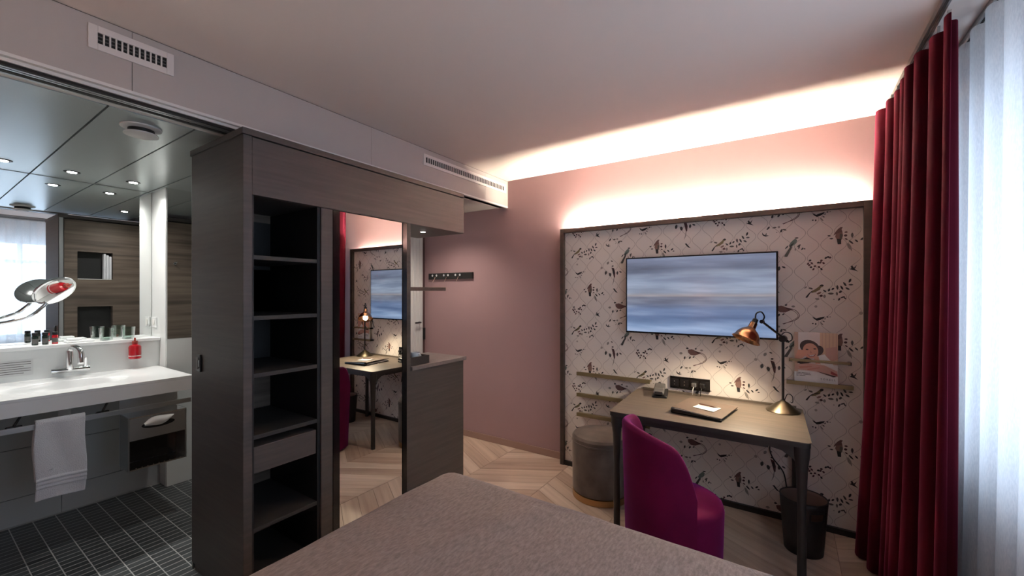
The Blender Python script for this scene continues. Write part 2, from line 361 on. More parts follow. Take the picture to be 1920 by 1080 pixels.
# ------------------------------------------------------------------ chevron floor
W_ = .594; SP = .135; T30 = math.tan(R(30)); pm = {}
def plank_poly(x0, x1, sg, y):
    dy = W_ * T30 * sg
    g = .0012
    return [(x0 + g, y + g), (x1 - g, y + dy + g), (x1 - g, y + dy + SP - g), (x0 + g, y + SP - g)]
PM = {(k, s): plank_mat(k, s) for k in range(4) for s in (1, -1)}
cache = {}
for c in range(-3, 6):
    x0 = -2.137 + W_ * c; sg = 1 if c % 2 == 0 else -1
    for j in range(-8, 40):
        y = -.5 + SP * j - (W_ * T30 if sg < 0 else 0) * 0 + (0 if sg > 0 else W_ * T30)
        poly = plank_poly(x0, x0 + W_, sg, y)
        lim = (-3.40, RX, 2.13 if x0 < XB - .3 else 0.3, WY)
        if x0 < XB - .3: pass
        else: lim = (max(-3.40, XB) if y < 2.0 else -3.4, RX, .3, WY)
        q = clip(poly, *lim)
        if len(q) < 3: continue
        k = random.randrange(4); m = PM[(k, sg)]
        full = len(q) == 4 and all(abs(a[0] - b[0]) + abs(a[1] - b[1]) < 1e-6 for a, b in zip(sorted(q), sorted(poly)))
        ctr = (x0 + W_ / 2, y + (W_ * T30 * sg + SP) / 2)
        if full and (k, sg) in cache:
            o = bpy.data.objects.new('plank', cache[(k, sg)]); C.objects.link(o); link(o, Vector((ctr[0], ctr[1], -0.004)), fl)
        else:
            o = MB().prism(q, -.008, 0.0).build('plank', m, fl)
            if full: cache[(k, sg)] = o.data
# ------------------------------------------------------------------ bathroom floor tiles
tiles = []
ty = -.30
nx, ny = 40, 24
for i in range(39):
    for j in range(22):
        x1 = -2.24 - .0485 * i; yy = -.28 + .0985 * j
        if x1 - .046 < -4.045: continue
        tiles.append((math.hypot(x1, yy - .1) + (0 if yy > .18 else 9) + (2 if yy > .85 else 0) * (x1 > -2.66), x1, yy))
tiles.sort(); tm = [None] * 3; rest = MB()
for n, (d, x1, yy) in enumerate(tiles):
    if n < 300:
        k = random.randrange(3)
        if tm[k] is None:
            o = MB().box(x1 - .0435, x1, yy, yy + .0937, -.004, 0).build('floor_tile', M['tile'][k], bf); tm[k] = o.data
        else:
            o = bpy.data.objects.new('floor_tile', tm[k]); C.objects.link(o); link(o, Vector((x1 - .02175, yy + .04685, -.002)), bf)
    else: rest.box(x1 - .0435, x1, yy, yy + .0937, -.004, 0, random.randrange(3))
o = rest.build('floor_tiles_far', M['tile'], bf); o['kind'] = 'stuff'

# ------------------------------------------------------------------ wallpaper panel
PF, PP = 3.183, 3.215; px0, px1, pz1 = -1.622, .424, 2.017
wpn = thing('wallpaper_panel', 'large framed wall panel covered in bird wallpaper behind the desk', 'wall panel', (-.6, PP, 0))
MB().box(px0 + .02, px1 - .02, PP, PP + .03, .02, pz1 - .02).build('wallpaper', M['paper'], wpn)
MB().box(px0, px0 + .034, PF, PP + .03, 0.0, pz1).build('frame_post', M['frame'], wpn, bevel=.002)
MB().box(px1 - .045, px1, PF, PP + .03, 0.0, pz1).build('frame_post', M['frame'], wpn, bevel=.002)
MB().box(px0 + .034, px1 - .045, PF, PP + .03, pz1 - .036, pz1).build('frame_rail', M['frame'], wpn, bevel=.002)
MB().box(px0 + .034, px1 - .045, PF + .01, PP + .03, 0.0, .035).build('plinth_rail', M['black'], wpn)
# printed pattern: repeat .5424 x .650, half drop
INK = [flat(c) for c in ((40, 38, 38), (70, 68, 66), (98, 92, 84), (150, 142, 134), (130, 116, 82), (112, 122, 114), (116, 84, 78), (84, 54, 54), (138, 106, 96), (176, 164, 156))]
K, DK, GR, PA, YE, GN, RD, PU, PK, VP = range(10)
def LF(cx, cy, l, wd, a, ink): return ('leaf', cx, cy, l, wd, a, ink)
MOT = {}
def motif(key, anchor, k, kz, items): MOT[key] = (anchor, k, kz, items)
motif('A', (580, 258), .000370, .000490, [
  ('poly', [(600,262),(565,288),(562,306),(500,338),(440,352),(458,322),(510,292),(550,264)], YE), ('poly', [(560,300),(480,322),(430,350),(385,412),(360,406),(402,358),(445,326),(520,300)], K),
  ('leaf', 578,260,62,34,10,K), LF(432,292,66,22,-10,GR), LF(362,280,48,20,30,PA), LF(545,352,70,26,20,PK), LF(572,386,50,30,0,PU), LF(617,392,40,44,0,PA), LF(520,425,66,26,-5,PA), LF(502,520,44,34,0,VP),
  LF(620,325,56,22,-30,DK), LF(677,315,44,26,50,K), LF(727,300,44,24,30,K), LF(786,282,60,30,95,DK), LF(842,285,64,26,-55,K), LF(880,242,66,28,-50,DK), LF(945,200,58,30,60,K), LF(956,250,64,20,0,DK), LF(914,297,62,24,-25,DK), LF(824,336,48,30,30,DK), LF(780,360,50,26,95,GR), LF(700,358,80,26,0,GR), LF(852,402,70,18,20,DK), LF(880,412,50,18,-40,DK), LF(808,428,44,26,50,DK), LF(740,428,18,10,0,GR)])
motif('B', (560, 890), .000370, .000490, [LF(x, y, 40, 26, a, PU if i % 3 else K) for i, (x, y, a) in enumerate(((450,850,10),(422,890,40),(472,885,-30),(462,935,0),(495,962,40),(515,925,20),(560,880,10),(602,855,0),(630,888,-30),(660,825,30),(716,822,0),(570,935,-20),(602,962,-40),(440,908,20),(590,880,40),(690,815,0)))])
motif('C', (1030, 955), .000370, .000490, [('poly', [(972,968),(1015,950),(1045,968),(1084,1000),(1050,988),(1012,978)], K), ('poly', [(1000,962),(992,930),(1012,925),(1032,955)], K), ('poly', [(1020,962),(1068,916),(1046,962)], K)])
motif('D', (1120, 690), .000304, .000363, [('poly', [(1063,648),(1085,682),(1110,698),(1192,715),(1130,730),(1090,716),(1068,692)], K), ('poly', [(1118,702),(1142,663),(1152,695)], K), LF(1177,582,84,34,45,DK), LF(1288,580,84,28,5,GR), LF(1368,575,50,40,0,PA), LF(1412,645,70,40,60,DK), LF(1468,630,76,28,-15,GR), LF(1330,665,24,16,0,GR)])
motif('E', (240, 545), .000370, .000490, [('poly', [(225,552),(252,572),(240,612),(190,647),(150,662),(133,640),(160,600),(195,570)], GN), ('poly', [(165,640),(182,660),(112,782),(68,782),(76,758)], DK), ('poly', [(215,600),(170,650),(140,655),(165,628)], K), LF(243,546,60,18,0,K), LF(103,660,66,20,40,DK), LF(276,648,60,26,30,GR), LF(278,668,50,20,70,DK), LF(322,690,46,20,50,DK), LF(352,690,34,14,-10,DK), LF(225,692,22,40,0,PA)])
motif('F', (735, 805), .00070, .00068, [LF(735,803,26,16,10,K), ('poly', [(722,818),(752,828),(766,880),(762,935),(750,935),(738,880)], PU), ('poly', [(735,840),(752,845),(756,900),(744,895)], K), ('poly', [(757,930),(750,985),(728,1030),(742,980),(749,930)], PA), LF(680,765,40,26,60,PA), LF(725,745,28,14,-30,GR), LF(655,880,48,28,80,DK), LF(706,902,48,28,100,DK), LF(790,885,44,22,85,DK), LF(825,873,34,16,-30,DK), LF(605,820,30,30,0,VP)])
motif('G', (540, 705), .000370, .000490, [('poly', [(446,686),(500,710),(560,694),(618,683),(602,706),(555,728),(510,738),(470,714)], K), LF(600,743,36,14,-20,DK), LF(575,772,66,18,-45,PA), LF(456,775,28,16,0,DK), LF(495,780,22,26,0,DK), LF(652,688,30,16,0,DK), LF(620,712,26,12,20,DK), LF(686,686,18,12,0,GR)])
motif('H', (840, 400), .000370, .000490, [('poly', [(812,416),(845,393),(877,393),(862,420),(872,450),(835,462),(790,472),(758,492),(770,462)], RD), ('poly', [(790,470),(872,450),(880,500),(862,546),(800,540),(778,505)], PK), ('poly', [(840,470),(878,480),(862,545),(835,540)], GR), ('poly', [(798,532),(856,540),(856,602),(812,602)], K),
  LF(700,490,46,18,-10,DK), LF(730,527,52,18,0,DK), LF(918,458,46,22,0,PU), LF(912,498,46,30,0,PU), LF(920,542,44,18,-25,PU), LF(996,500,66,34,90,DK), LF(980,582,80,22,-38,K), LF(1048,570,56,20,-38,K), LF(1118,550,56,24,30,K), LF(1146,576,40,16,0,DK), LF(958,632,100,44,-60,PA), LF(985,672,40,16,-80,PA)])
motif('I', (1130, 815), .00034, .00045, [('poly', [(1102,815),(1135,810),(1167,845),(1222,892),(1170,876),(1140,852)], K)])
motif('J', (695, 325), .00070, .00068, [LF(695,328,26,18,0,K), ('poly', [(700,344),(740,334),(790,355),(830,366),(800,382),(770,398),(730,397),(704,374)], RD), ('poly', [(760,350),(832,364),(800,378)], PU), ('tail', [(805,364),(850,378),(876,425),(845,468),(750,505)], 5, PU), ('tail', [(800,370),(842,388),(866,428),(838,462),(755,510)], 4, RD),
  LF(634,385,34,26,0,PA), LF(670,430,34,18,70,DK), LF(720,425,34,18,60,DK), LF(756,415,24,14,40,DK), LF(776,328,22,16,40,DK), LF(830,340,30,20,0,PA)])
POS = dict(A=(-1.424,1.835), B=(-1.441,1.332), C=(-1.271,1.298), D=(-1.186,1.212), E=(-1.018,1.817), F=(-1.148,1.681), G=(-1.437,1.635), H=(-1.336,1.542), I=(-1.136,1.504), J=(-1.129,1.395))
SS = PP / 3.165
def wpt(x, z): return (x * SS, 1.47 + (z - 1.47) * SS)
rx0, rx1, rz0, rz1 = px0 + .034, px1 - .045, .035, pz1 - .036
pr = MB(); lay = [0]
def put(poly, ink):
    q = clip(poly, rx0, rx1, rz0, rz1)
    if len(q) < 3: return
    lay[0] = (lay[0] + 1) % 6; y = PP - .0006 - .00008 * lay[0]
    n = len(q); pr.add([(p[0], y, p[1]) for p in q], [list(range(n))], ink)
for key, (an, kx, kz, items) in MOT.items():
    for i in range(-1, 5):
        for j in range(-4, 5):
            ox = POS[key][0] + .534 * i; oz = POS[key][1] - .32 * i + .64 * j
            if not (-1.9 < ox < .7 and -.3 < oz < 2.3): continue
            T = lambda p: wpt(ox + (p[0] - an[0]) * kx, oz - (p[1] - an[1]) * kz)
            for it in items:
                if it[0] == 'poly': put([T(p) for p in it[1]], it[2])
                elif it[0] == 'leaf':
                    _, cx, cy, l, wd, a, ink = it; ca, sa = math.cos(R(a)), -math.sin(R(a)); pts = []
                    for u, v in ((-.5, 0), (-.25, -.38), (.1, -.5), (.36, -.3), (.5, 0), (.3, .36), (0, .5), (-.3, .32)):
                        dx, dy = u * l, v * wd; pts.append(T((cx + dx * ca - dy * sa, cy + dx * sa + dy * ca)))
                    put(pts, ink)
                else:
                    sp = spline([(*p, 0) for p in it[1]], 5)
                    for a, b in zip(sp[:-1], sp[1:]):
                        n_ = Vector((-(b - a).y, (b - a).x)).normalized() * it[2] * .5
                        put([T((a.x + n_.x, a.y + n_.y)), T((b.x + n_.x, b.y + n_.y)), T((b.x - n_.x, b.y - n_.y)), T((a.x - n_.x, a.y - n_.y))], it[3])
o = pr.build('printed_birds', INK, wpn); o['kind'] = 'stuff'; o['label'] = 'printed birds and leaf sprays on the wallpaper'
tl = MB(); NX, NZ = .0668, .08
for i in range(-28, 8):
    for j in range(-24, 5):
        if (i + j) % 2: continue
        for sg in (1, -1):
            pts = []
            for k in range(11):
                t = k / 10; s = .5 - .5 * math.cos(math.pi * t)
                off = .0042 * math.cos(math.pi * t) * sg
                pts.append((.102 + (i + sg * s) * NX + off, 1.845 + (j + t) * NZ))
            for (a, b), (c, d) in zip(pts[:-1], pts[1:]):
                n_ = Vector((-(d - b), c - a)).normalized() * .0014
                q = clip([wpt(a + n_.x, b + n_.y), wpt(c + n_.x, d + n_.y), wpt(c - n_.x, d - n_.y), wpt(a - n_.x, b - n_.y)], rx0, rx1, rz0, rz1)
                if len(q) >= 3: tl.add([(p[0], PP - .0004, p[1]) for p in q], [list(range(len(q)))])
o = tl.build('printed_trellis', flat((188, 176, 168)), wpn); o['kind'] = 'stuff'; o['label'] = 'thin grey ogee trellis lines printed on the wallpaper'
# LED strip in the gap behind the panel top
led = thing('led_strip', 'warm white light strip hidden behind the top edge of the wallpaper panel', 'light', (-.6, 3.26, 1.98))
MB().box(px0 + .05, px1 - .05, 3.248, 3.285, 1.975, 1.99).build('channel', M['alu'], led)
MB().box(px0 + .06, px1 - .06, 3.257, 3.272, 1.9905, 1.9935).build('diffuser', M['led'], led)

# ------------------------------------------------------------------ television
tv = thing('television', 'flat television showing blurred blue stripes above the desk', 'television', (-.54, 3.17, 1.168))
MB().box(-1.031, -.046, 3.13, 3.165, 1.168, 1.738).build('housing', M['blackgloss'], tv, bevel=.004)
MB().box(-1.020, -.057, 3.128, 3.131, 1.181, 1.728).build('screen', M['screen'], tv)
MB().box(-.75, -.33, 3.163, 3.2135, 1.3, 1.6).build('wall_mount', M['black'], tv)

# ------------------------------------------------------------------ wardrobe
wd = thing('wardrobe', 'tall dark wooden wardrobe with open shelves and a mirror door', 'wardrobe', (-2.35, 1.6, 0))
TOPZ, TB, LB = 2.227, 2.196, 1.926; LE = 2.434
MB().box(XK, XF, WE, .927, 0.04, TB).build('end_panel', M['wood'], wd, bevel=.0015)
MB().box(XK + .02, XF - .03, WE + .008, .93, 0, .04).build('plinth', M['wood'], wd)
MB().box(XK - .012, XK - .001, WE + .004, WE + .03, 0, TB).build('edge_strip', M['alu'], wd)
MB().box(XK - .012, XF + .002, WE - .004, LE, TB + .002, TOPZ).build('top_board', M['wood'], wd, bevel=.0015)
MB().box(XF - .022, XF, .928, LE, LB, TB - .004).build('fascia', M['wood'], wd, bevel=.0015)
MB().box(XK + .081, XF - .023, .928, LE, LB, LB + .02).build('soffit', M['wood'], wd)
MB().box(XF - .5, XF - .005, .928, .936, .04, LB - .002).build('tower_side', M['wood_in'], wd)
MB().box(XF - .5, XF - .012, 1.252, 1.268, .04, LB - .002).build('tower_side', M['wood_in'], wd)
MB().box(XF - .515, XF - .501, .93, 1.27, .04, LB - .002).build('tower_back', M['wood_in'], wd)
for z in (1.647, 1.362, 1.092, .803, .368):
    MB().box(XF - .5, XF - .012, .937, 1.251, z - .020, z).build('shelf', M['shelf'], wd, bevel=.001)
MB().box(XF - .5, XF - .012, .937, 1.251, .06, .08).build('shelf', M['wood'], wd)
dr = MB().box(XF - .45, XF - .014, .940, 1.247, .622, .747).build('drawer', M['wood'], wd, bevel=.0015)
MB().box(XF - .03, XF - .002, 1.269, 1.335, .04, LB - .002).build('stile', M['wood'], wd)
md = MB().box(XF - .028, XF - .012, 1.336, 1.862, .04, LB - .002).build('mirror_door', M['black'], wd)
MB().box(XF - .0125, XF - .004, 1.377, 1.827, .06, LB - .004).build('mirror_pane', M['mirror'], md)
MB().box(XF - .0125, XF + .001, 1.337, 1.376, .04, LB - .003).build('door_frame', M['blackgloss'], md)
MB().box(XF - .0125, XF + .001, 1.828, 1.861, .04, LB - .003).build('door_frame', M['blackgloss'], md)
MB().box(XK + .081, XF - .004, 1.866, 1.898, .04, LB - .002).build('partition', M['wood'], wd)
# back clad in oak toward the bathroom, two niches
bx0, bx1 = XK, XK + .08
n1 = (1.017, 1.272, 1.605, 1.880); n2 = (1.024, 1.268, 1.0, 1.335)
def bp(a, b, c, d): MB().box(bx0, bx1, a, b, c, d).build('back_board', M['wood_back'], wd)
bp(.928, 1.017, 0.04, TB - .01); bp(1.272, LE - .4, 0.04, TB - .01)
bp(1.017, 1.272, n1[3], TB - .01); bp(1.017, 1.272, n2[3], n1[2]); bp(1.017, 1.272, 0.04, n2[2])
MB().box(bx1 - .012, bx1, 1.017, 1.272, 1.0, 1.88).build('niche_back', M['wood_in'], wd)
sp = thing('recessed_spot', 'tiny round recessed spotlight under the wardrobe fascia', 'light', (-2.26, 2.2, LB))
MB().lathe([(.021, LB - .003), (.023, LB - .0005)], 20, Matrix.Translation((-2.26, 2.2, 0))).build('ring', M['chrome'], sp)
MB().lathe([(.015, LB - .0042), (.015, LB - .0032)], 16, Matrix.Translation((-2.26, 2.2, 0))).build('lens', M['spot'], sp)
def spot(loc, d, e, col, size=110, blend=.7, r=.02, nm='spot_light', par=None):
    l = bpy.data.lights.new(nm, 'SPOT'); l.energy = e; l.color = col; l.spot_size = R(size); l.spot_blend = blend; l.shadow_soft_size = r
    o = bpy.data.objects.new(nm, l); C.objects.link(o)
    o.rotation_euler = Vector(d).to_track_quat('-Z', 'Y').to_euler(); link(o, Vector(loc), par); return o
spot((-2.26, 2.2, LB - .01), (0, 0, -1), 9, (1, .87, .72), par=sp)
t = thing('folded_towel', 'white folded cloth standing in the upper niche behind the wardrobe', 'towel', (-2.6, 1.24, 1.605))
for k in range(3): MB().box(XK + .004, XK + .062, 1.205 + .021 * k, 1.224 + .021 * k, 1.611, 1.868 - .012 * k).build('fold', M['towel'], t, bevel=.006)
tag(MB().box(XK + .002, XK + .066, 1.02, 1.268, 1.6055, 1.611).build('niche_bottom_lit', M['bathwhite'], None, bevel=.001), 'white tray lying in the upper niche behind the wardrobe', 'tray')  # white colour stands in for light falling on the niche bottom
rh = thing('robe_hook', 'chrome robe hook on the oak back of the wardrobe', 'hook', (XK, 1.604, 1.77))
MB().lathe([(.014, 0), (.014, .006)], 20, frame_to((XK - .0005, 1.604, 1.77), (-1, 0, 0))).build('rosette', M['chrome'], rh, smooth='auto')
MB().tube([(XK - .005, 1.604, 1.77), (XK - .035, 1.604, 1.765), (XK - .045, 1.604, 1.785)], .005).build('peg', M['chrome'], rh, smooth=True)
sw = thing('light_switch', 'black light switch on the wardrobe end panel', 'switch', (-2.527, WE, 1.06))
MB().box(-2.556, -2.508, WE - .010, WE - .0005, 1.063, 1.152).build('plate', M['black'], sw, bevel=.003)
MB().box(-2.546, -2.524, WE - .014, WE - .0102, 1.078, 1.138).build('rocker', M['grey'], sw, bevel=.002)
MB().box(-2.522, -2.514, WE - .012, WE - .0102, 1.09, 1.125).build('pilot', M['alu'], sw)

# sideboard beside the wardrobe
sb = thing('sideboard', 'dark wooden minibar sideboard under the wardrobe fascia', 'sideboard', (-2.26, 2.2, 0))
MB().box(-2.46, XF - .006, 1.900, LE, .03, .957).build('body', M['wood'], sb, bevel=.002)
MB().box(-2.44, XF - .03, 1.92, LE - .02, 0, .03).build('plinth', M['black'], sb)
tag(MB().box(-2.462, XF + .012, 1.899, LE + .016, .958, .983).build('stone_worktop', M['stone'], None, bevel=.002), 'mottled grey stone top of the minibar sideboard', 'worktop')
ty = thing('serving_tray', 'black rimmed serving tray on the sideboard top', 'tray', (-2.18, 1.99, .983))
MB().box(-2.30, -2.08, 1.905, 2.085, .984, .990).build('bottom', M['bin'], ty)
for a in ((-2.30, -2.292, 1.905, 2.085), (-2.088, -2.08, 1.905, 2.085), (-2.292, -2.088, 1.905, 1.913), (-2.292, -2.088, 2.077, 2.085)): MB().box(*a, .990, 1.038).build('rim', M['bin'], ty)
cm = thing('coffee_machine', 'small black capsule coffee machine behind the tray on the sideboard', 'coffee machine', (-2.38, 2.0, .983))
MB().box(-2.45, -2.31, 1.91, 2.05, .984, 1.02).build('drip_base', M['black'], cm, bevel=.008)
MB().box(-2.45, -2.39, 1.92, 2.04, 1.02, 1.20).build('body', M['blackgloss'], cm, bevel=.015, seg=3)
MB().box(-2.45, -2.32, 1.925, 2.035, 1.17, 1.235).build('head', M['blackgloss'], cm, bevel=.02, seg=3)
MB().cyl(-2.35, 1.98, 1.14, 1.17, .010).build('spout', M['chrome'], cm, smooth='auto')
for k, (x, y) in enumerate(((-2.16, 2.03), (-2.22, 1.96))):
    c = thing('coffee_cup', 'white coffee cup in the black tray, ' + ('the one nearer the tray corner' if k == 0 else 'the one nearer the coffee machine'), 'cup', (x, y, .99), 'cups in the tray')
    MB().lathe([(.022, .9905), (.032, 1.03), (.034, 1.055), (.031, 1.055), (.029, 1.03), (.019, .996)], 24, Matrix.Translation((x, y, 0))).build('bowl', M['solid'], c, smooth='auto')
    MB().tube(spline([(x + .031, y, 1.045), (x + .052, y, 1.04), (x + .048, y, 1.015), (x + .027, y, 1.01)], 5), .004, 8).build('handle', M['solid'], c, smooth=True)
ws = thing('wall_shelf', 'narrow brown wooden shelf board projecting at eye level above the sideboard', 'shelf', (-2.3, 2.1, 1.49))
MB().box(-2.42, -2.19, 1.900, 2.372, 1.487, 1.512).build('board', M['frame'], ws, bevel=.002)
MB().box(-2.40, -2.21, 1.899, 1.91, 1.44, 1.486).build('bracket', M['black'], ws)
# entry door
d1 = struct(MB().box(-3.358, -3.338, 3.04, 3.247, 0, 2.1).build('door_1', M['white'], bevel=.003), 'white grooved entry door frame at the end of the passage')
for k in range(4): MB().box(-3.338, -3.330, 3.06 + .045 * k, 3.088 + .045 * k, 0, 2.09).build('door_moulding', M['white'], d1, bevel=.003)
MB().box(-3.358, -3.345, 2.15, 3.035, .005, 2.09).build('door_leaf', M['white'], d1)
MB().box(-3.358, -3.346, 3.250, 3.284, 0, 2.1).build('door_gasket', mat('door_edge_brown', srgb(84, 60, 58), .6), d1)
MB().box(-3.346, -3.336, 3.252, 3.284, .955, 1.085).build('lock_plate', M['black'], d1, bevel=.002)
MB().tube([(-3.335, 3.18, 1.15), (-3.30, 3.18, 1.15), (-3.295, 3.10, 1.15)], .009, 10).build('lever', M['black'], d1, smooth=True)
# coat rail
cr = thing('coat_rail', 'black coat rail with three hooks on the mauve wall', 'coat rail', (-2.95, WY, 1.61))
s_ = WY / 3.185
MB().box(-3.169 * s_, -2.573 * s_, WY - .022, WY - .0005, 1.616, 1.682).build('board', M['black'], cr, bevel=.002)
for x in (-3.07, -2.91, -2.752):
    x *= s_
    h = MB().lathe([(.012, 0), (.012, .012)], 16, frame_to((x - .03, WY - .0225, 1.657), (0, -1, 0))).build('hook', M['chrome'], cr, smooth='auto')
    MB().lathe([(.012, 0), (.012, .012)], 16, frame_to((x + .03, WY - .0225, 1.657), (0, -1, 0))).build('hook_knob', M['chrome'], h, smooth='auto')
    MB().tube([(x, WY - .023, 1.64), (x, WY - .05, 1.60), (x + .012, WY - .075, 1.585)], .003, 8).build('hook_pin', M['base'], h, smooth=True)

# ------------------------------------------------------------------ air grilles on the bulkhead
def vent(name, label, ya, yb, za, zb, m_y0, m_y1, mz, n, rows):
    t = thing(name, label, 'vent', (XB, (ya + yb) / 2, za), 'air grilles on the bulkhead')
    x0, x1 = XB + .0005, XB + .008
    MB().box(x0, x1, ya, m_y0, za, zb).build('frame_side', M['ventwhite'], t, bevel=.0015)
    MB().box(x0, x1, m_y1, yb, za, zb).build('frame_side', M['ventwhite'], t, bevel=.0015)
    MB().box(x0, x1, m_y0, m_y1, za, za + mz).build('frame_rail', M['ventwhite'], t, bevel=.0015)
    MB().box(x0, x1, m_y0, m_y1, zb - mz, zb).build('frame_rail', M['ventwhite'], t, bevel=.0015)
    MB().box(x0, x0 + .001, m_y0, m_y1, za + mz, zb - mz).build('duct', M['ventdark'], t)
    p = (m_y1 - m_y0) / n; me = None
    for k in range(1, n):
        y = m_y0 + p * k; a = MB().box(x0 + .001, x1 - .001, y - p * .14, y + p * .14, za + mz, zb - mz)
        if me is None: o = a.build('slat', M['ventwhite'], t); me = o.data
        else:
            o = bpy.data.objects.new('slat', me); C.objects.link(o); link(o, Vector(((x0 + x1) / 2, y, (za + zb) / 2)), t)
    for k in range(1, rows):
        z = za + mz + (zb - za - 2 * mz) * k / rows
        MB().box(x0 + .001, x0 + .004, m_y0, m_y1, z - .002, z + .002).build('cross_bar', M['grey'], t)
    return t
q = XB / -2.165
vent('air_grille', 'short white air grille with twelve slots on the bulkhead above the bathroom', .406 * q, .664 * q, 1.47 + .915 * q, 1.47 + 1.01 * q - .004, .432 * q, .640 * q, .026, 12, 3)
vent('air_grille', 'long white slotted air grille on the bulkhead near the mauve wall', 2.107 * q, 3.149 * q, 1.47 + .917 * q, 1.47 + .998 * q, 2.13 * q, 3.115 * q, .022, 44, 1)

# ------------------------------------------------------------------ bathroom fittings
bm_ = thing('wall_mirror', 'large frameless bathroom mirror above the ledge', 'mirror', (-4.23, .1, 1.128))
MB().box(-4.2315, -4.220, -.95, 1.152, 1.130, BC - .003).build('mirror_pane', M['mirror'], bm_)
# wash counter with integrated oval basin
wc = thing('wash_counter', 'long white washbasin counter with an integrated oval basin', 'washbasin', (-3.7, .2, .82))
cx, cy_, ra, rb = -3.68, .60, .17, .29
def counter_top():
    mb = MB(); n = 48; out = []; inn = []
    x0, x1, y0_, y1_ = -4.044, -3.375, -.95, 1.145
    for k in range(n):
        a = 2 * math.pi * (k + .5) / n; c, s = math.cos(a), math.sin(a)
        t1 = ((x1 - cx) if c > 0 else (x0 - cx)) / c if abs(c) > 1e-6 else 1e9
        t2 = ((y1_ - cy_) if s > 0 else (y0_ - cy_)) / s if abs(s) > 1e-6 else 1e9
        t = min(t1, t2); out.append((cx + c * t, cy_ + s * t))
    cor = [(x0, y0_), (x1, y0_), (x1, y1_), (x0, y1_)]
    for q in cor:
        i = min(range(n), key=lambda k: (out[k][0] - q[0]) ** 2 + (out[k][1] - q[1]) ** 2); out[i] = q
    rings = [(1.0, .910), (.97, .906), (.92, .885), (.8, .845), (.55, .815), (.2, .808), (.03, .806)]
    vs = [(p[0], p[1], .910) for p in out]
    for f, z in rings:
        for k in range(n):
            a = math.atan2((out[k][1] - cy_) / rb, (out[k][0] - cx) / ra); vs.append((cx + ra * f * math.cos(a), cy_ + rb * f * math.sin(a), z))
    fs = []
    for i in range(len(rings)):
        for k in range(n): fs.append((i * n + k, i * n + (k + 1) % n, (i + 1) * n + (k + 1) % n, (i + 1) * n + k))
    fs.append([len(rings) * n + k for k in range(n)])
    m = len(vs); vs += [(p[0], p[1], .895) for p in out]
    for k in range(n): fs.append((k, m + k, m + (k + 1) % n, (k + 1) % n))
    return mb.add(vs, fs)
counter_top().build('basin_top', M['solid'], wc, smooth='auto')
MB().box(-3.40, -3.3755, -.95, 1.1445, .815, .895).build('front_apron', M['solid'], wc, bevel=.002)
MB().box(-3.92, -3.40, 1.12, 1.1445, .815, .895).build('side_apron', M['solid'], wc)
MB().lathe([(.022, .806), (.022, .809)], 20, Matrix.Translation((cx, cy_, 0))).build('drain', M['chrome'], wc, smooth='auto')
MB().cyl(cx - .06, cy_, .40, .812, .028).build('waste_pipe', M['white'], wc, smooth='auto')
MB().tube([(cx - .06, cy_, .42), (cx - .2, cy_, .40), (-4.038, cy_, .42)], .022).build('waste_elbow', M['white'], wc, smooth=True)
# faucet on the splash panel
fa = thing('faucet', 'chrome wall mixer tap with a curved spout over the basin', 'faucet', (-3.98, .69, .93))
fx, fy = -4.0, .665
MB().tube([(fx, fy - .085, .955), (fx, fy + .095, .955)], .017, 16).build('mixer_bar', M['chrome'], fa, smooth='auto')
MB().tube([(-4.045, fy - .05, .955), (fx, fy - .05, .955)], .014, 12).build('wall_union', M['chrome'], fa, smooth='auto')
MB().tube([(-4.045, fy + .06, .955), (fx, fy + .06, .955)], .014, 12).build('wall_union', M['chrome'], fa, smooth='auto')
MB().tube([(fx, fy, .955), (fx, fy, 1.085)], .019, 16).build('column', M['chrome'], fa, smooth='auto')
MB().tube(spline([(fx, fy, 1.08), (fx + .02, fy + .01, 1.106), (fx + .08, fy + .02, 1.106), (fx + .125, fy + .03, 1.08), (fx + .13, fy + .03, 1.0)], 6), .016, 14).build('spout', M['chrome'], fa, smooth=True)
MB().tube([(fx, fy + .075, .965), (fx + .012, fy + .075, 1.03)], [.012, .008], 12).build('lever', M['chrome'], fa, smooth='auto')
# magnifying mirror on a swing arm
mm = thing('magnifying_mirror', 'round chrome magnifying mirror on a curved swing arm', 'mirror', (-4.2, .18, 1.3))
mc = Vector((-3.92, .585, 1.485)); nd = Vector((.667, .406, -.62)).normalized(); MM = frame_to(mc, nd)
MB().lathe([(.098, -.010), (.108, -.006), (.110, 0), (.108, .006), (.098, .008)], 40, MM).build('rim', M['chrome'], mm, smooth='auto')
MB().lathe([(.096, .0082), (.096, .0095)], 40, MM).build('mirror_pane', M['mirror'], mm)
e0 = mc - Vector((0, 0, .078)) + Vector((-.035, -.03, 0))
MB().tube(spline([(-4.215, .10, 1.30), (-4.08, .20, 1.275), (-3.97, .36, 1.285), (-3.945, .48, 1.325), e0 + Vector((0, -.02, -.03)), e0], 8), .010, 12).build('arm', M['chrome'], mm, smooth=True)
MB().lathe([(.035, 0), (.035, .012)], 24, frame_to((-4.2195, .10, 1.30), (1, 0, 0))).build('wall_plate', M['chrome'], mm, smooth='auto')
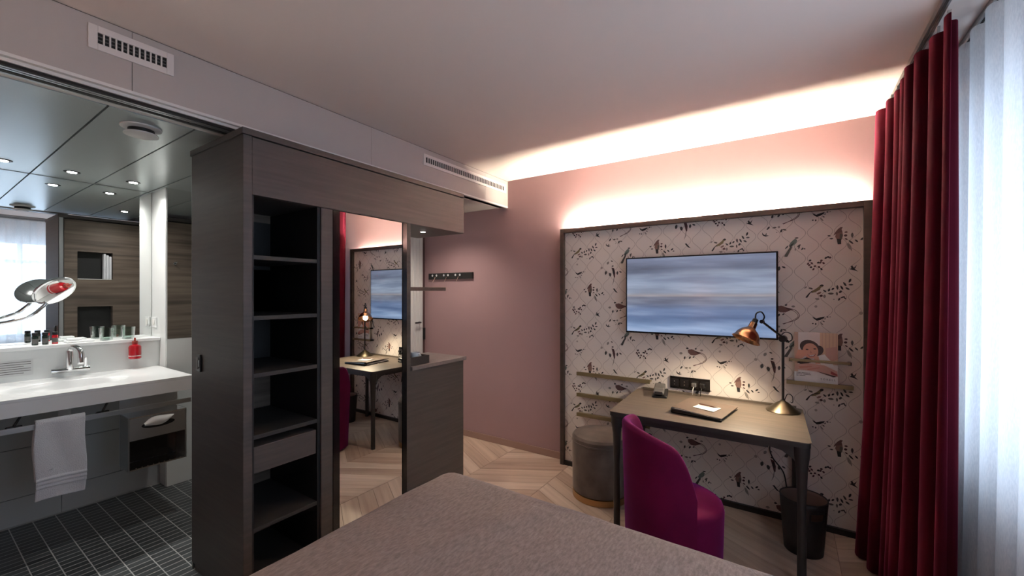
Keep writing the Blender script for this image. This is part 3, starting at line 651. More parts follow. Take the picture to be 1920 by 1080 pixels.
# small items on the ledge
def bottle(x, y, m, label):
    t = thing('toiletry_bottle', label, 'bottle', (x, y, 1.128), 'small toiletry bottles on the ledge'); T = Matrix.Translation((x, y, 0))
    MB().lathe([(.0135, 1.1285), (.015, 1.131), (.015, 1.186), (.010, 1.190)], 20, T).build('bottle_body', m, t, smooth='auto')
    MB().lathe([(.0152, 1.140), (.0152, 1.170)], 20, T).build('print_band', M['grey'], t, smooth='auto')
    MB().lathe([(.0145, 1.1905), (.0145, 1.208), (.013, 1.210)], 20, T).build('cap', M['black'], t, smooth='auto')
bottle(-4.09, .523, M['darkgreen'], 'dark green toiletry bottle on the ledge, farthest from the red one')
bottle(-4.09, .568, M['darkgreen'], 'dark green toiletry bottle on the ledge, right beside the small red one')
bottle(-4.09, .612, M['red'], 'small red toiletry bottle on the ledge')
st = thing('soap_tray', 'low white tray with a soap bar on the bathroom ledge', 'tray', (-4.11, .75, 1.128))
MB().box(-4.16, -4.06, .66, .80, 1.1285, 1.142).build('tray', M['solid'], st, bevel=.004)
MB().box(-4.14, -4.08, .67, .74, 1.1425, 1.158).build('soap_bar', M['solid'], st, bevel=.005)
for k, y in enumerate((.865, .985)):
    t = tag(MB().lathe([(.034, 1.1285), (.040, 1.218), (.0375, 1.218), (.032, 1.137)], 28, Matrix.Translation((-4.10, y, 0))).build('drinking_glass', M['tumbler'], smooth='auto'),
            'clear drinking glass on the bathroom ledge, ' + ('beside the white tray' if k == 0 else 'above the red dispenser'), 'glass', 'tumblers on the ledge')
so = thing('soap_dispenser', 'red pump bottle hanging below the bathroom ledge', 'soap dispenser', (-4.02, 1.0, .98))
T = Matrix.Translation((-4.008, 1.0, 0))
MB().lathe([(.030, .985), (.036, .990), (.036, 1.072), (.030, 1.084), (.016, 1.090), (.016, 1.098)], 32, T).build('bottle_body', M['red'], so, smooth='auto')
MB().lathe([(.0364, 1.006), (.0364, 1.010)], 32, T).build('label_line', M['white_paper'], so, smooth='auto')
MB().lathe([(.017, 1.0985), (.017, 1.116), (.006, 1.117), (.006, 1.14)], 20, T).build('pump', mat('dispenser_collar', srgb(150, 60, 48), .3), so, smooth='auto')
MB().box(-4.044, -4.012, .988, 1.012, 1.06, 1.075).build('holder', M['chrome'], so)
cd = thing('notice_card', 'printed grey notice card on the splash panel', 'card', (-4.04, .44, .94))
MB().box(-4.0445, -4.042, .33, .51, .945, 1.045).build('card', mat('frosted_card', srgb(206, 208, 208), .5), cd)
for k in range(6): MB().box(-4.042, -4.0414, .34, .50 - .03 * (k % 3 == 2), 1.03 - .014 * k, 1.0335 - .014 * k).build('text_line', M['grey'], cd)
so2 = thing('wall_socket', 'white wall socket on the pilaster side', 'socket', (-4.15, 1.155, 1.2))
MB().box(-4.19, -4.10, 1.146, 1.1555, 1.20, 1.28).build('plate', M['solid'], so2, bevel=.003)
MB().lathe([(.026, 0), (.026, .004)], 24, frame_to((-4.145, 1.1458, 1.24), (0, -1, 0))).build('insert', M['white'], so2, smooth='auto')
# towel rail, towel, chrome dispenser
tr_ = thing('towel_rail', 'flat chrome towel rail under the wash counter', 'towel rail', (-3.39, .3, .73))
MB().box(-3.388, -3.378, -.9, 1.135, .730, .760).build('bar', M['brushed'], tr_, bevel=.002)
for y in (.36, .70, -.3):
    b = MB().box(-3.40, -3.389, y - .03, y + .03, .728, .768).build('bracket', M['blackgloss'], tr_, bevel=.008)
    MB().tube(spline([(-3.395, y, .765), (-3.41, y + .02, .80), (-3.42, y + .03, .815)], 4), .006, 8).build('bracket_arm', M['black'], b, smooth=True)
def towel():
    mb = MB(); prof = []
    for z in [.44 + .02 * k for k in range(16)]: prof.append((-3.402, z))
    for k in range(7): a = math.pi * (1 - k / 6); prof.append((-3.383 + .019 * math.cos(a), .762 + .014 * math.sin(a)))
    z = .755
    while z > .345: prof.append((-3.362 + .006 * math.sin((.76 - z) * 4), z)); z -= .004
    n = 24; vs = []; fs = []; ya, yb = .428, .622
    for i, (x, z) in enumerate(prof):
        front = i > 22
        dz = 0
        if front:
            for b in (.415, .435, .455): dz += .009 * math.exp(-((z - b) / .005) ** 2)
        for k in range(n + 1):
            u = k / n; w_ = 1 - .04 * (front and z < .5)
            y = (ya + yb) / 2 + (u - .5) * (yb - ya) * (1 + (.02 * math.sin(z * 14)))
            vs.append((x + dz * (1 if front else 0) + .003 * math.sin(u * 9 + z * 11) * front, y + .004 * math.sin(z * 17), z + .004 * math.sin(u * 5) * (z < .5)))
    for i in range(len(prof) - 1):
        for k in range(n): fs.append((i * (n + 1) + k, i * (n + 1) + k + 1, (i + 1) * (n + 1) + k + 1, (i + 1) * (n + 1) + k))
    return mb.add(vs, fs)
o = towel().build('hand_towel', M['towel'], smooth=True); so_ = o.modifiers.new('thick', 'SOLIDIFY'); so_.thickness = .009; so_.offset = 0
tag(o, 'white terry hand towel hanging over the chrome rail', 'towel')
td = thing('tissue_dispenser', 'chrome tissue box unit with an open compartment under the counter', 'tissue dispenser', (-3.46, .95, .365))
bx = (-3.545, -3.372, .808, 1.106, .366, .696)
MB().box(-3.545, -3.533, .808, 1.106, .366, .80).build('back_plate', M['brushed'], td)
MB().box(-3.533, -3.372, .808, .816, .366, .696).build('side_plate', M['alu'], td)
MB().box(-3.533, -3.372, 1.098, 1.106, .366, .696).build('side_plate', M['alu'], td)
MB().box(-3.533, -3.372, .816, 1.098, .688, .696).build('lid', M['chrome'], td)
MB().box(-3.533, -3.372, .816, 1.098, .366, .373).build('floor_plate', M['chrome'], td)
fp = MB().box(-3.382, -3.372, .816, 1.098, .552, .688).build('front_plate', M['brushed'], td)
sl = [(.957 + .085 * math.cos(a), .632 + .022 * math.sin(a)) for a in [2 * math.pi * k / 24 for k in range(24)]]
MB().prism(sl, -3.3718, -3.3712, 'x').build('slot', M['black'], fp)
MB().box(-3.53, -3.385, .817, 1.097, .545, .552).build('divider', M['black'], td)
MB().box(-3.53, -3.528, .817, 1.097, .374, .545).build('inner_back', M['blackgloss'], td)
for k in range(9): MB().box(-3.374, -3.3705, .845 + .028 * k, .850 + .028 * k, .375, .380).build('peg', M['chrome'], td)
ti = MB(); vs = []; fs = []
for i in range(9):
    for k in range(5):
        u, v = i / 8, k / 4
        vs.append((-3.368 + .022 * math.sin(math.pi * v) * (.4 + .6 * math.sin(math.pi * u)) + .004 * math.sin(9 * u + 4 * v), .885 + .15 * u, .640 + .028 * u + (v - .5) * .062 * math.sin(math.pi * min(1, u * .9 + .08)) + .006 * math.sin(7 * u)))
for i in range(8):
    for k in range(4): fs.append((i * 5 + k, i * 5 + k + 1, (i + 1) * 5 + k + 1, (i + 1) * 5 + k))
ti.add(vs, fs); ti.build('tissue', M['white_paper'], td, smooth=True)
# ceiling fittings
for k, (x, y, lb) in enumerate(((-3.93, .374, 'round recessed downlight over the basin, nearest the picture edge'), (-3.93, .664, 'round recessed downlight over the basin, the middle of the row'),
                             (-3.93, .971, 'round recessed downlight over the basin, nearest the pilaster'), (-3.93, .06, 'round recessed downlight over the far end of the counter'), (-3.04, 1.27, 'round recessed downlight behind the wardrobe'))):
    t = thing('downlight', lb, 'light', (x, y, BC), 'bathroom downlights'); T = Matrix.Translation((x, y, 0))
    MB().lathe([(.040, BC - .0005), (.040, BC - .003), (.030, BC - .005), (.024, BC - .003)], 24, T).build('bezel', M['black'], t, smooth='auto')
    MB().lathe([(.023, BC - .0055), (.023, BC - .0035)], 20, T).build('lens', M['spot'], t)
    spot((x, y, BC - .012), (0, 0, -1), 10, (1, .97, .92), 155, .9, par=t)
va = thing('exhaust_valve', 'round white exhaust valve on the bathroom ceiling', 'vent', (-2.60, .672, BC)); T = Matrix.Translation((-2.60, .672, 0))
MB().lathe([(.078, BC - .0005), (.078, BC - .006), (.062, BC - .012)], 36, T).build('collar', M['white'], va, smooth='auto')
MB().lathe([(.05, BC - .012), (.05, BC - .032)], 36, T).build('throat', M['black'], va, smooth='auto')
MB().lathe([(.064, BC - .032), (.066, BC - .038), (.03, BC - .046), (.002, BC - .047)], 36, T).build('disc', M['white'], va, smooth='auto')

# ------------------------------------------------------------------ bed
bd = thing('bed', 'double bed covered with a taupe wool blanket in the foreground', 'bed', (-.55, .35, 0))
MB().box(-1.38, .28, -.93, 1.50, .10, .30).build('bed_base', M['deskleg'], bd, bevel=.01)
for x in (-1.3, .2):
    for y in (-.85, 1.42): MB().box(x - .03, x + .03, y - .03, y + .03, 0, .10).build('leg', M['deskleg'], bd)
def blanket():
    x0, x1, y0_, y1_, z0_, z1_ = -1.50, .365, -.97, 1.64, .16, .575; r = .115
    nx, ny, nz = 74, 96, 14; idx = {}; vs = []; fs = []
    def P(i, j, k):
        key = (i, j, k)
        if key not in idx:
            p = Vector((x0 + (x1 - x0) * i / nx, y0_ + (y1_ - y0_) * j / ny, z0_ + (z1_ - z0_) * k / nz))
            c = Vector((min(max(p.x, x0 + r), x1 - r), min(max(p.y, y0_ + r), y1_ - r), min(p.z, z1_ - r)))
            d = p - c
            if d.length > 1e-6: p = c + d.normalized() * min(r, max(abs(d.x), abs(d.y), abs(d.z)))
            n1 = noise.noise(Vector((p.x * 2.1, p.y * 2.1, 3))); n2 = noise.noise(Vector((p.x * 5, p.y * 5, 9)))
            rid = .012 * math.exp(-(((p.x + .95) + .45 * (1.25 - p.y)) / .07) ** 2) * max(0, min(1, (p.y - .5) * 2)) * (p.y < 1.5)
            if k == nz: p.z += .010 * n1 + .004 * n2 + rid
            elif k > 0: p += Vector((d.x, d.y, 0)).normalized() * (.010 * math.sin(p.x * 9 + p.y * 11) * (1 - k / nz)) if d.xy.length > 1e-6 else Vector((0, 0, 0))
            idx[key] = len(vs); vs.append(p)
        return idx[key]
    for i in range(nx):
        for j in range(ny): fs.append((P(i, j, nz), P(i + 1, j, nz), P(i + 1, j + 1, nz), P(i, j + 1, nz)))
    for k in range(nz):
        for i in range(nx):
            fs.append((P(i, 0, k), P(i + 1, 0, k), P(i + 1, 0, k + 1), P(i, 0, k + 1))); fs.append((P(i + 1, ny, k), P(i, ny, k), P(i, ny, k + 1), P(i + 1, ny, k + 1)))
        for j in range(ny):
            fs.append((P(0, j + 1, k), P(0, j, k), P(0, j, k + 1), P(0, j + 1, k + 1))); fs.append((P(nx, j, k), P(nx, j + 1, k), P(nx, j + 1, k + 1), P(nx, j, k + 1)))
    return MB().add(vs, fs)
blanket().build('blanket', M['blanket'], bd, smooth=True)
MB().box(-1.36, .26, -.90, 1.48, .301, .47).build('mattress', M['linen'], bd, bevel=.05, seg=3)

# ------------------------------------------------------------------ desk
dk = thing('desk', 'writing desk with light wood top and dark tapered legs', 'desk', (-.43, 2.83, 0))
def rquad(pts, r, n=5):
    out = []
    for i in range(4):
        a, b, c = Vector(pts[i - 1]), Vector(pts[i]), Vector(pts[(i + 1) % 4])
        u = (a - b).normalized() * r; v = (c - b).normalized() * r
        for k in range(n + 1):
            t = k / n; out.append(tuple((b + u) * (1 - t) ** 2 + b * 2 * t * (1 - t) + (b + v) * t * t))
    return out
DQ = [(-.925, 2.475), (.102, 2.475), (.082, 3.196), (-.955, 3.196)]
MB().prism(rquad(DQ, .03), .7325, .736).build('desk_top', M['desk'], dk)
MB().prism(rquad([(-.923, 2.477), (.10, 2.477), (.08, 3.194), (-.953, 3.194)], .03), .708, .732).build('top_edge', M['deskleg'], dk)
MB().box(-.92, .05, 3.186, 3.198, .7365, .750).build('back_lip', M['desk'], dk)
for (x, y, sx, sy) in ((-.885, 2.515, 1, 1), (.062, 2.515, -1, 1), (.045, 3.15, -1, -1), (-.91, 3.15, 1, -1)):
    T = Matrix.Translation((x, y, 0))
    prof = [(.020, 0), (.020, .18), (.018, .40), (.026, .60), (.034, .66), (.036, .7075)]
    MB().lathe(prof, 16, T).build('leg', M['deskleg'], dk, smooth='auto')
    # curved corner brackets that flow into the apron
    for ax in (0, 1):
        L = .15; poly = [(0, .7075), (L, .7075), (L, .685), (L * .55, .672), (L * .25, .64), (.0, .60)]
        d = sx if ax == 0 else sy
        if ax == 0: MB().prism([(x + d * a, z) for a, z in poly][::d], y - .013, y + .013, 'y').build('bracket', M['deskleg'], dk)
        else: MB().prism([(y + d * a, z) for a, z in poly][::d], x - .013, x + .013, 'x').build('bracket', M['deskleg'], dk)
MB().box(-.75, -.08, 2.500, 2.522, .675, .7075).build('apron', M['deskleg'], dk)
MB().box(-.75, -.08, 3.13, 3.15, .675, .7075).build('apron', M['deskleg'], dk)
MB().box(-.898, -.876, 2.66, 3.0, .675, .7075).build('apron', M['deskleg'], dk)
MB().box(.04, .062, 2.66, 3.0, .675, .7075).build('apron', M['deskleg'], dk)

# ------------------------------------------------------------------ desk lamp
lp = thing('desk_lamp', 'black jointed desk lamp with a copper shade and brass base', 'desk lamp', (-.02, 3.07, .736))
T = Matrix.Translation((-.02, 3.07, 0))
MB().lathe([(.090, .7365), (.092, .740), (.088, .744), (.030, .790), (.014, .800), (.012, .806)], 48, T).build('base', M['brass'], lp, smooth='auto')
MB().tube([(-.02, 3.07, .804), (-.02, 3.07, 1.175)], .0075, 14).build('post', M['black'], lp, smooth='auto')
MB().tube(spline([(-.012, 3.07, .806), (.004, 3.068, .845), (.028, 3.066, .835), (.030, 3.066, .800), (.02, 3.07, .795)], 6), .0025, 8).build('cable_loop', M['black'], lp, smooth=True)
J = Vector((-.02, 3.065, 1.186)); E_ = Vector((-.128, 3.0, 1.292))
MB().lathe([(.021, -.014), (.021, .014)], 20, frame_to(J, (.3, 1, 0))).build('joint', M['black'], lp, smooth='auto')
MB().tube(spline([J + Vector((-.01, 0, .02)), J + Vector((.012, 0, .042)), J + Vector((.042, 0, .03)), J + Vector((.045, 0, -.005)), J + Vector((.015, 0, -.02))], 6), .003, 8).build('joint_ring', M['black'], lp, smooth=True)
MB().tube([J + Vector((.03, .015, -.02)), E_], .007, 12).build('arm', M['black'], lp, smooth='auto')
MB().lathe([(.012, -.010), (.012, .010)], 16, frame_to(E_, (.3, 1, 0))).build('elbow', M['black'], lp, smooth='auto')
S0 = Vector((-.163, 2.975, 1.300)); SD = Vector((-.055, -.045, -.135)).normalized(); SM = frame_to(S0, SD)
MB().tube(spline([E_, E_ + Vector((.012, 0, .03)), E_ + Vector((-.004, -.008, .060)), E_ + Vector((-.030, -.018, .050)), S0], 6), .0045, 8).build('swivel_hook', M['black'], lp, smooth=True)
MB().lathe([(.008, -.012), (.016, -.006), (.017, .018), (.020, .020)], 20, SM).build('lamp_socket', M['black'], lp, smooth='auto')
sh = [(.021, .018), (.023, .052), (.030, .060), (.052, .078), (.066, .100), (.072, .122), (.082, .135), (.080, .137), (.070, .1235), (.064, .101), (.050, .080), (.028, .062), (.020, .054)]
MB().lathe(sh, 48, SM).build('lamp_shade', M['copper'], lp, smooth='auto')
MB().lathe([(.010, .060), (.022, .078), (.026, .095), (.018, .112), (.004, .118)], 20, SM).build('bulb', M['bulb'], lp, smooth=True)
spot(S0 + SD * .125, SD, 13, (1, .84, .60), 140, .6, .025, 'lamp_light', lp)

# ------------------------------------------------------------------ things on the desk
fo = thing('ring_binder', 'brown leather guest folder with a black spine on the desk', 'folder', (-.42, 2.83, .736))
FM = Matrix.Translation((-.425, 2.80, .7365)) @ Matrix.Rotation(R(-9), 4, 'Z')
MB().box(-.145, .145, -.165, .165, 0, .004, M=FM).build('lower_cover', M['black'], fo, bevel=.001)
MB().box(-.140, .135, -.145, .155, .0045, .013, M=FM).build('pages', M['white_paper'], fo)
cov = MB().add([(-.145, -.165, .026), (.145, -.165, .014), (.145, .165, .014), (-.145, .165, .026), (-.145, -.165, .031), (.145, -.165, .019), (.145, .165, .019), (-.145, .165, .031)], [(0,3,2,1),(4,5,6,7),(0,1,5,4),(1,2,6,5),(2,3,7,6),(3,0,4,7)], M=FM)
cov.build('upper_cover', M['leather'], fo, bevel=.001)
MB().tube([FM @ Vector((-.138, -.168, .018)), FM @ Vector((.14, -.168, .010))], [.018, .007], 14).build('spine', M['blackgloss'], fo, smooth='auto')
np_ = tag(MB().add([(-.05, -.06, .0285), (.075, -.075, .0245), (.085, .035, .0245), (-.04, .05, .0285), (-.05, -.06, .030), (.075, -.075, .026), (.085, .035, .026), (-.04, .05, .030)], [(0,3,2,1),(4,5,6,7),(0,1,5,4),(1,2,6,5),(2,3,7,6),(3,0,4,7)], M=FM).build('note_pad', M['white_paper']), 'white note pad lying on the leather folder', 'note pad')
pn = thing('ballpoint_pen', 'brown ballpoint pen lying across the white note pad', 'pen', FM @ Vector((0, 0, .032)))
a, b = FM @ Vector((-.035, .01, .0365)), FM @ Vector((.080, .0, .0330))
MB().tube([a, a.lerp(b, .8)], .0042, 10).build('barrel', mat('pen_brown', srgb(96, 66, 54), .3), pn, smooth='auto')
MB().tube([a.lerp(b, .8), b], [.0042, .001], 10).build('tip', M['chrome'], pn, smooth='auto')
ph = thing('telephone', 'dark grey desk telephone with handset beside the socket strip', 'telephone', (-.75, 3.06, .736))
PMx = Matrix.Translation((-.755, 3.055, .7365)) @ Matrix.Rotation(R(10), 4, 'Z')
MB().prism([(-.085, 0), (.085, 0), (.085, .034), (-.06, .016), (-.085, .012)], -.05, .05, 'x', M=PMx).build('phone_base', M['black'], ph, bevel=.004)
hs = [(-.09, .022), (.09, .040), (.10, .052), (.092, .070), (.05, .064), (0, .056), (-.05, .056), (-.085, .050), (-.10, .036)]
MB().prism(hs, -.042, .030, 'x', M=PMx).build('handset', M['grey'], ph, bevel=.009, seg=3)
MB().prism([(-.1006, .026), (-.095, .046), (-.0935, .046), (-.099, .026)], -.03, .02, 'x', M=PMx).build('ear_piece', M['black'], ph)
sk = thing('socket_strip', 'black four gang socket strip on the wallpaper above the desk', 'socket', (-.58, PP, .77))
MB().box(-.722, -.452, 3.203, 3.2138, .768, .856).build('plate', M['blackgloss'], sk, bevel=.002)
for k in range(4):
    x = -.689 + .068 * k
    i_ = MB().box(x - .028, x + .028, 3.200, 3.2029, .784, .840).build('socket_insert', M['black'], sk, bevel=.002)
    for dz in (-.012, .010): MB().lathe([(.004, 0), (.004, .002)], 10, frame_to((x, 3.1999, .812 + dz), (0, -1, 0))).build('contact', M['chrome'], i_)
for k, x in enumerate((-.553, -.5)):
    t = thing('power_plug', ('pale plug with a cable in the third socket' if k == 0 else 'dark plug with a cable in the last socket of the strip'), 'plug', (x, 3.19, .80))
    MB().box(x - .016, x + .016, 3.165, 3.1995, .798, .826).build('plug_body', M['alu'] if k == 0 else M['black'], t, bevel=.005)
    MB().tube(spline([(x, 3.168, .80), (x - .004, 3.155, .775), (x - .008, 3.17, .742)], 5), .003, 8).build('cable', M['white'] if k == 0 else M['black'], t, smooth=True)
tag(MB().tube(spline([(-.55, 3.17, .70), (-.555, 3.16, .62), (-.54, 3.175, .55), (-.53, 3.17, .47)], 6), .004, 8).build('hanging_cable', M['black'], smooth=True), 'black cable hanging below the middle of the desk', 'cable')
tag(MB().tube(spline([(.0, 3.12, .66), (-.03, 3.16, .58), (-.09, 3.19, .48), (-.08, 3.19, .40), (-.02, 3.18, .32), (.0, 3.18, .22)], 8), .004, 8).build('lamp_cable', M['black'], smooth=True), 'black lamp cable hanging down behind the waste bin', 'cable')

# ------------------------------------------------------------------ wall ledges, magazine
for z, lb in ((.808, 'top one of three brass ledges on the wallpaper above the stool'), (.633, 'middle one of three brass ledges on the wallpaper above the stool'), (.470, 'lowest of three brass ledges on the wallpaper, just above the stool')):
    t = thing('wall_ledge', lb, 'ledge', (-1.15, PP, z - .02), 'brass ledges above the stool')
    MB().box(-1.457, -.857, 3.165, 3.2138, z - .012, z).build('tray', M['slat'], t, bevel=.002)
    MB().box(-1.457, -.857, 3.159, 3.1648, z - .022, z + .008).build('lip', M['slat'], t, bevel=.001)
mr_ = thing('magazine_rack', 'brass magazine ledge with a front bar beside the curtain', 'magazine rack', (.16, PP, .9))
MB().box(-.002, .33, 3.16, 3.2138, .898, .912).build('tray', M['deskleg'], mr_, bevel=.001)
MB().box(-.002, .33, 3.153, 3.1598, .894, .918).build('lip', M['slat'], mr_)
MB().box(.014, .316, 3.158, 3.168, 1.040, 1.056).build('front_bar', M['slat'], mr_, bevel=.002)
for x in (.012, .306): MB().box(x, x + .016, 3.1685, 3.2138, 1.036, 1.054).build('bar_bracket', M['black'], mr_)
mg = thing('magazine', 'magazine with a smiling woman on the cover in the brass rack', 'magazine', (.15, 3.19, .913))
mx0, mx1, mz0, mz1 = .040, .258, .9125, 1.224
MB().box(mx0, mx1, 3.1795, 3.193, mz0, mz1).build('pages', M['white_paper'], mg)
cv = MB(); CI = [flat(c, .35) for c in ((206, 170, 148), (222, 190, 160), (60, 38, 32), (222, 164, 140), (240, 238, 236), (232, 222, 218), (190, 128, 112), (150, 60, 60), (70, 66, 66), (206, 160, 146))]
ly = [0]
def cp(pts, ink, ly=ly):
    ly[0] += 1; y = 3.1793 - .00006 * ly[0]
    q = [(mx0 + p[0] * (mx1 - mx0), mz1 - p[1] * (mz1 - mz0)) for p in pts]; cv.add([(x, y, z) for x, z in q], [list(range(len(q)))], ink)
def el(cx_, cy__, a, b, rot=0, n=20): return [(cx_ + a * math.cos(t) * math.cos(rot) - b * math.sin(t) * math.sin(rot), cy__ + (a * math.cos(t) * math.sin(rot) + b * math.sin(t) * math.cos(rot)) * .7) for t in [2 * math.pi * k / n for k in range(n)]]
cp([(0, 0), (1, 0), (1, 1), (0, 1)], 4)
cp([(.02, 0.0), (1, 0.0), (1, .78), (.02, .78)], 5)
cp([(.6, .0), (1, 0), (1, .62), (.6, .62)], 1); cp([(.0, .0), (.09, 0), (.09, .8), (.0, .8)], 0)
for k in range(5): cp([(.64 + .08 * k, 0), (.66 + .08 * k, 0), (.66 + .08 * k, .5), (.64 + .08 * k, .5)], 0)
cp([(.05, .62), (.3, .50), (.45, .56), (.4, .60), (.2, .66)], 2)
cp(el(.36, .30, .24, .20, .5), 2); cp(el(.54, .36, .13, .16, .6), 2)
cp([(.02, .52), (.08, .36), (.22, .36), (.28, .46), (.2, .52), (.06, .56)], 3)
cp([(.45, .5), (.62, .44), (.72, .6), (.5, .62)], 3)
cp([(.56, .46), (.7, .42), (.86, .56), (.92, .66), (.62, .64)], 4)
cp([(.72, .30), (.98, .26), (1.0, .5), (.86, .56), (.74, .46)], 9)
cp(el(.38, .37, .18, .22, -.15), 3)
cp(el(.30, .345, .035, .02), 2); cp(el(.48, .325, .035, .02), 2); cp([(.38, .36), (.42, .41), (.37, .42)], 6)
cp([(.30, .445), (.40, .455), (.51, .42), (.47, .475), (.38, .49)], 7); cp([(.32, .449), (.40, .458), (.49, .430), (.45, .464), (.38, .474)], 4)
cp([(.02, .66), (.34, .62), (.7, .64), (.98, .74), (1, .84), (.8, .84), (.5, .77), (.02, .76)], 9)
cp([(.1, .70), (.4, .67), (.42, .69), (.14, .73)], 6); cp([(.3, .74), (.6, .68), (.6, .70), (.32, .76)], 6)
cp([(.52, .765), (.86, .82), (.98, .84), (.9, .86), (.6, .79)], 2); cp([(.84, .74), (.99, .80), (.98, .83), (.84, .8)], 7)
for k, (x_, l) in enumerate(((.05, .10), (.17, .20), (.05, .14), (.21, .18), (.05, .05), (.12, .14))): cp([(x_, .815 + .028 * (k // 2)), (x_ + l, .815 + .028 * (k // 2)), (x_ + l, .826 + .028 * (k // 2)), (x_, .826 + .028 * (k // 2))], 8)
cv.build('cover_print', CI, mg)
tx = bpy.data.curves.new('cover_text', 'FONT'); tx.body = 'SORELL'; tx.size = .016; tx.space_character = 1.5; tx.align_x = 'RIGHT'
to = bpy.data.objects.new('cover_text', tx); C.objects.link(to); bpy.context.view_layer.update()
me = bpy.data.meshes.new_from_object(to.evaluated_get(bpy.context.evaluated_depsgraph_get())); bpy.data.objects.remove(to)
o = bpy.data.objects.new('cover_text', me); C.objects.link(o); me.materials.clear(); me.materials.append(CI[8]); o.rotation_euler = (R(90), 0, 0); link(o, Vector((.247, 3.1765, .934)), mg)

# ------------------------------------------------------------------ seats, bin
ch = thing('tub_chair', 'magenta velvet tub chair at the desk', 'chair', (-.487, 2.247, 0))
cxh, cyh = -.487, 2.247
T = Matrix.Translation((cxh, cyh, 0))
MB().lathe([(.205, .035), (.215, .04), (.226, .10), (.234, .39), (.228, .415), (.208, .427), (.12, .433), (.01, .434)], 56, T).build('seat', M['magenta'], ch, smooth=True)
MB().lathe([(.19, 0), (.19, .036)], 40, T).build('plinth', M['black'], ch, smooth='auto')
def shell():
    mb = MB(); N = 56; Kz = 20; vs = []; fs = []
    c0 = R(223); half = R(82)
    def top(u):  # u -1..1
        a = abs(u); return .785 - (.10 if u > 0 else .03) * a ** 1.8 - .17 * max(0, (a - .68) / .32) ** 2.4
    ring = []
    for i in range(N + 1):
        u = -1 + 2 * i / N; a = c0 + u * half; zt = top(u); row = []
        prof = []
        for k in range(Kz + 1):
            t = k / Kz; z = .03 + (zt - .03) * t; ro = .238 + .022 * t; prof.append((ro, z))
        th = .045 * (1 - .25 * abs(u) ** 6)
        ro = .26
        for k in range(1, 8):
            b = math.pi * k / 8; prof.append((ro - th / 2 + th / 2 * math.cos(b), zt + .022 * math.sin(b)))
        for k in range(Kz + 1):
            t = 1 - k / Kz; z = .36 + (zt - .36) * t; prof.append((.238 + .022 * (z - .03) / (zt - .03) - th, z))
        for r_, z in prof: vs.append((cxh + r_ * math.cos(a), cyh + r_ * math.sin(a), z))
        L = len(prof)
    for i in range(N):
        for k in range(L - 1): fs.append((i * L + k, i * L + k + 1, (i + 1) * L + k + 1, (i + 1) * L + k))
    fs.append(list(range(L))[::-1]); fs.append([N * L + k for k in range(L)])
    return mb.add(vs, fs)
shell().build('backrest', M['magenta'], ch, smooth='auto')
stl = thing('velvet_stool', 'round grey velvet stool with a gold base ring', 'stool', (-1.134, 2.87, 0)); T = Matrix.Translation((-1.134, 2.87, 0))
MB().lathe([(.19, 0), (.20, .003), (.20, .045), (.19, .048)], 56, T).build('base_ring', M['gold'], stl, smooth='auto')
MB().lathe([(.193, .049), (.200, .055), (.202, .25), (.202, .395), (.199, .402)], 56, T).build('seat_body', M['pouf'], stl, smooth='auto')
MB().lathe([(.198, .4025), (.204, .408), (.203, .430), (.190, .446), (.12, .455), (.01, .458)], 56, T).build('seat_top', M['pouf'], stl, smooth='auto')
MB().lathe([(.2015, .397), (.206, .401), (.2055, .406), (.2015, .408)], 56, T, close=True).build('piping', M['pouf'], stl, smooth=True)
bn = thing('waste_bin', 'black oval-handled waste bin with brown inside under the desk', 'waste bin', (.079, 2.9, 0)); T = Matrix.Translation((.079, 2.90, 0))
def binmesh():
    n = 64; mb = MB(); zs = [0, .06, .12, .18, .20, .215, .23, .245, .255, .28, .30]; rad = lambda z: .094 + .022 * z / .3
    vs = [((rad(z)) * math.cos(2 * math.pi * k / n), rad(z) * math.sin(2 * math.pi * k / n), z) for z in zs for k in range(n)]; fs = []
    ang = math.atan2(-2.9, -.079) + R(38)
    for i in range(len(zs) - 1):
        for k in range(n):
            a = 2 * math.pi * (k + .5) / n; da = abs((a - ang + math.pi) % (2 * math.pi) - math.pi)
            zc = (zs[i] + zs[i + 1]) / 2
            if .215 < zc < .255 and da < .30: continue
            fs.append((i * n + k, i * n + (k + 1) % n, (i + 1) * n + (k + 1) % n, (i + 1) * n + k))
    fs.append(list(range(n))[::-1]); return mb.add(vs, fs, M=T)
o = binmesh().build('bin_wall', [M['bin'], M['binin']], bn, smooth=True); sd = o.modifiers.new('thick', 'SOLIDIFY'); sd.thickness = .005; sd.offset = -1; sd.material_offset = 1
MB().lathe([(.1135, .3001), (.1165, .3001), (.1165, .3045), (.1105, .3045), (.1105, .3001)], 56, T, close=True).build('rim', M['bin'], bn, smooth='auto')

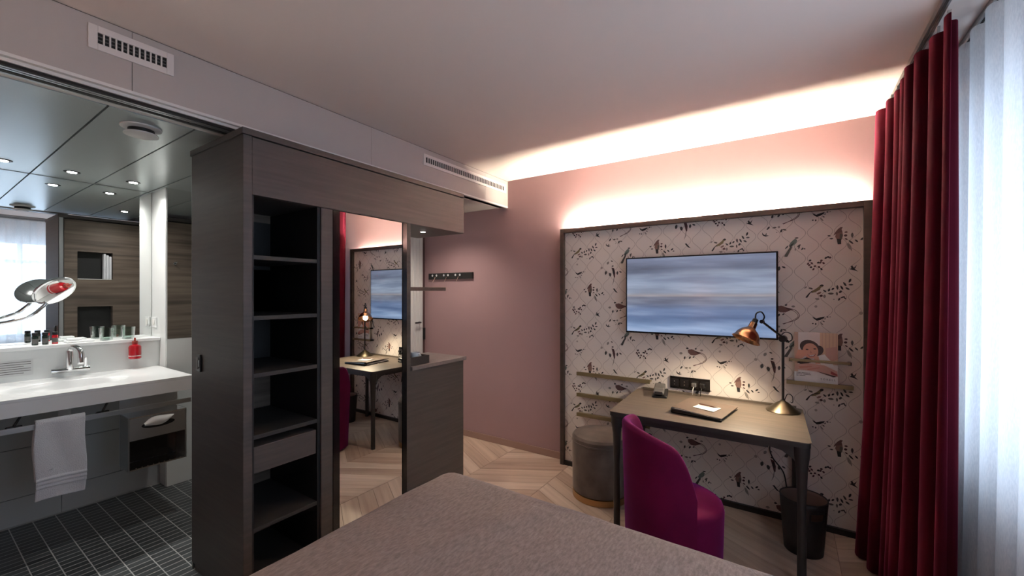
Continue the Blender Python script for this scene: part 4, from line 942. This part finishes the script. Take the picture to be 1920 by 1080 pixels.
# ------------------------------------------------------------------ curtains
def curtain(name, mat_, label, top, bot, n, amp, amp_b, z0_, z1_, seg=14, phase=0, extra=None, thick=.004):
    vs = []; fs = []; N = n * 14; nz = seg
    for k in range(nz + 1):
        t = k / nz; z = z1_ + (z0_ - z1_) * t
        for i in range(N + 1):
            s = i / N
            tx_, ty_ = top(s); bx_, by_ = bot(s); e = t ** 1.6
            x = tx_ + (bx_ - tx_) * e; y = ty_ + (by_ - ty_) * e
            ph_ = s * n * 2 * math.pi + phase + .5 * math.sin(s * 17 + 1) + .25 * math.sin(t * 3 + s * 23)
            A = (amp + (amp_b - amp) * t) * (1 + .35 * math.sin(s * 11.3 + .7))
            w1 = math.sin(ph_); w1 = math.copysign(abs(w1) ** .75, w1)
            vs.append((x + A * w1, y + .35 * A * math.sin(2 * ph_), z))
    for k in range(nz):
        for i in range(N): a = k * (N + 1) + i; fs.append((a, a + 1, a + N + 2, a + N + 1))
    t_ = thing(name, label, 'curtain', (*top(.5), z0_))
    o = MB().add(vs, fs).build('drape', mat_, t_, smooth=True)
    if thick: m = o.modifiers.new('thick', 'SOLIDIFY'); m.thickness = thick; m.offset = 0
    return t_
cv_ = curtain('velvet_curtain', M['velvet'], 'burgundy velvet curtain hanging in folds beside the panel', lambda s: (.462 + .052 * s, 3.155 - 1.02 * s), lambda s: (.385 + .105 * s, 3.08 - .97 * s), 8, .036, .056, .012, 2.487)
for k in range(10): MB().box(.447 + .0055 * k, .457 + .0055 * k, 3.14 - .108 * k, 3.148 - .108 * k, 2.485, 2.517).build('glider_hook', M['alu'], cv_)
sh_ = curtain('sheer_curtain', M['sheer'], 'translucent white sheer curtain across the window', lambda s: (.63, 2.55 - 3.35 * s), lambda s: (.61, 2.55 - 3.35 * s), 24, .022, .030, .012, 2.50, 6, 1.0, thick=0)
for x, lb in ((.48, 'aluminium ceiling track of the burgundy curtain'), (.63, 'aluminium ceiling track of the sheer curtain')):
    t = thing('curtain_track', lb, 'curtain track', (x, 1.2, 2.52), 'curtain tracks')
    MB().box(x - .012, x + .012, -.95, 3.27, 2.518, CZ - .0005).build('rail', M['alu'], t)
    MB().box(x - .004, x + .004, -.95, 3.27, 2.5165, 2.5178).build('groove', M['ventdark'], t)

hl = thing('added_hall_downlight', 'round recessed downlight in the passage ceiling before the entry door', 'light', (-2.75, 2.72, BZ)); T = Matrix.Translation((-2.75, 2.72, 0))  # added out of view, brightens the passage wall and floor
MB().lathe([(.045, BZ - .0005), (.045, BZ - .003), (.034, BZ - .005), (.028, BZ - .003)], 24, T).build('bezel', M['white'], hl, smooth='auto')
MB().lathe([(.027, BZ - .0055), (.027, BZ - .0035)], 20, T).build('lens', M['spot'], hl)
spot((-2.75, 2.72, BZ - .012), (0, 0, -1), 22, (1, .88, .76), 130, .8, par=hl)

for x, lb in ((-1.15, 'linen bedside wall lamp on the bathroom side of the bed head'), (.10, 'linen wall lamp added unseen to brighten the room, window side of the bed head')):  # pair of lamps added behind the camera to lift the room brightness
    t = thing('added_fill_lamp', lb, 'lamp', (x, -.9, 1.2), 'bedside lamps'); T = Matrix.Translation((x, -.88, 0))
    MB().box(x - .04, x + .04, -.9995, -.985, 1.16, 1.26).build('wall_plate', M['brass'], t, bevel=.003)
    MB().tube([(x, -.986, 1.2), (x, -.88, 1.2), (x, -.88, 1.23)], .007, 10).build('arm', M['brass'], t, smooth='auto')
    MB().lathe([(.09, 1.22), (.075, 1.40), (.073, 1.40), (.088, 1.22)], 36, T, close=True).build('lamp_shade', M['linen'], t, smooth='auto')
    MB().lathe([(.012, 1.232), (.024, 1.27), (.026, 1.29), (.004, 1.32)], 20, T).build('bulb', M['bulb'], t, smooth=True)
    l = bpy.data.lights.new('added_fill_light', 'POINT'); l.energy = 12; l.color = (1, .84, .68); l.shadow_soft_size = .04
    o = bpy.data.objects.new('added_fill_light', l); C.objects.link(o); link(o, Vector((x, -.88, 1.355)), t)
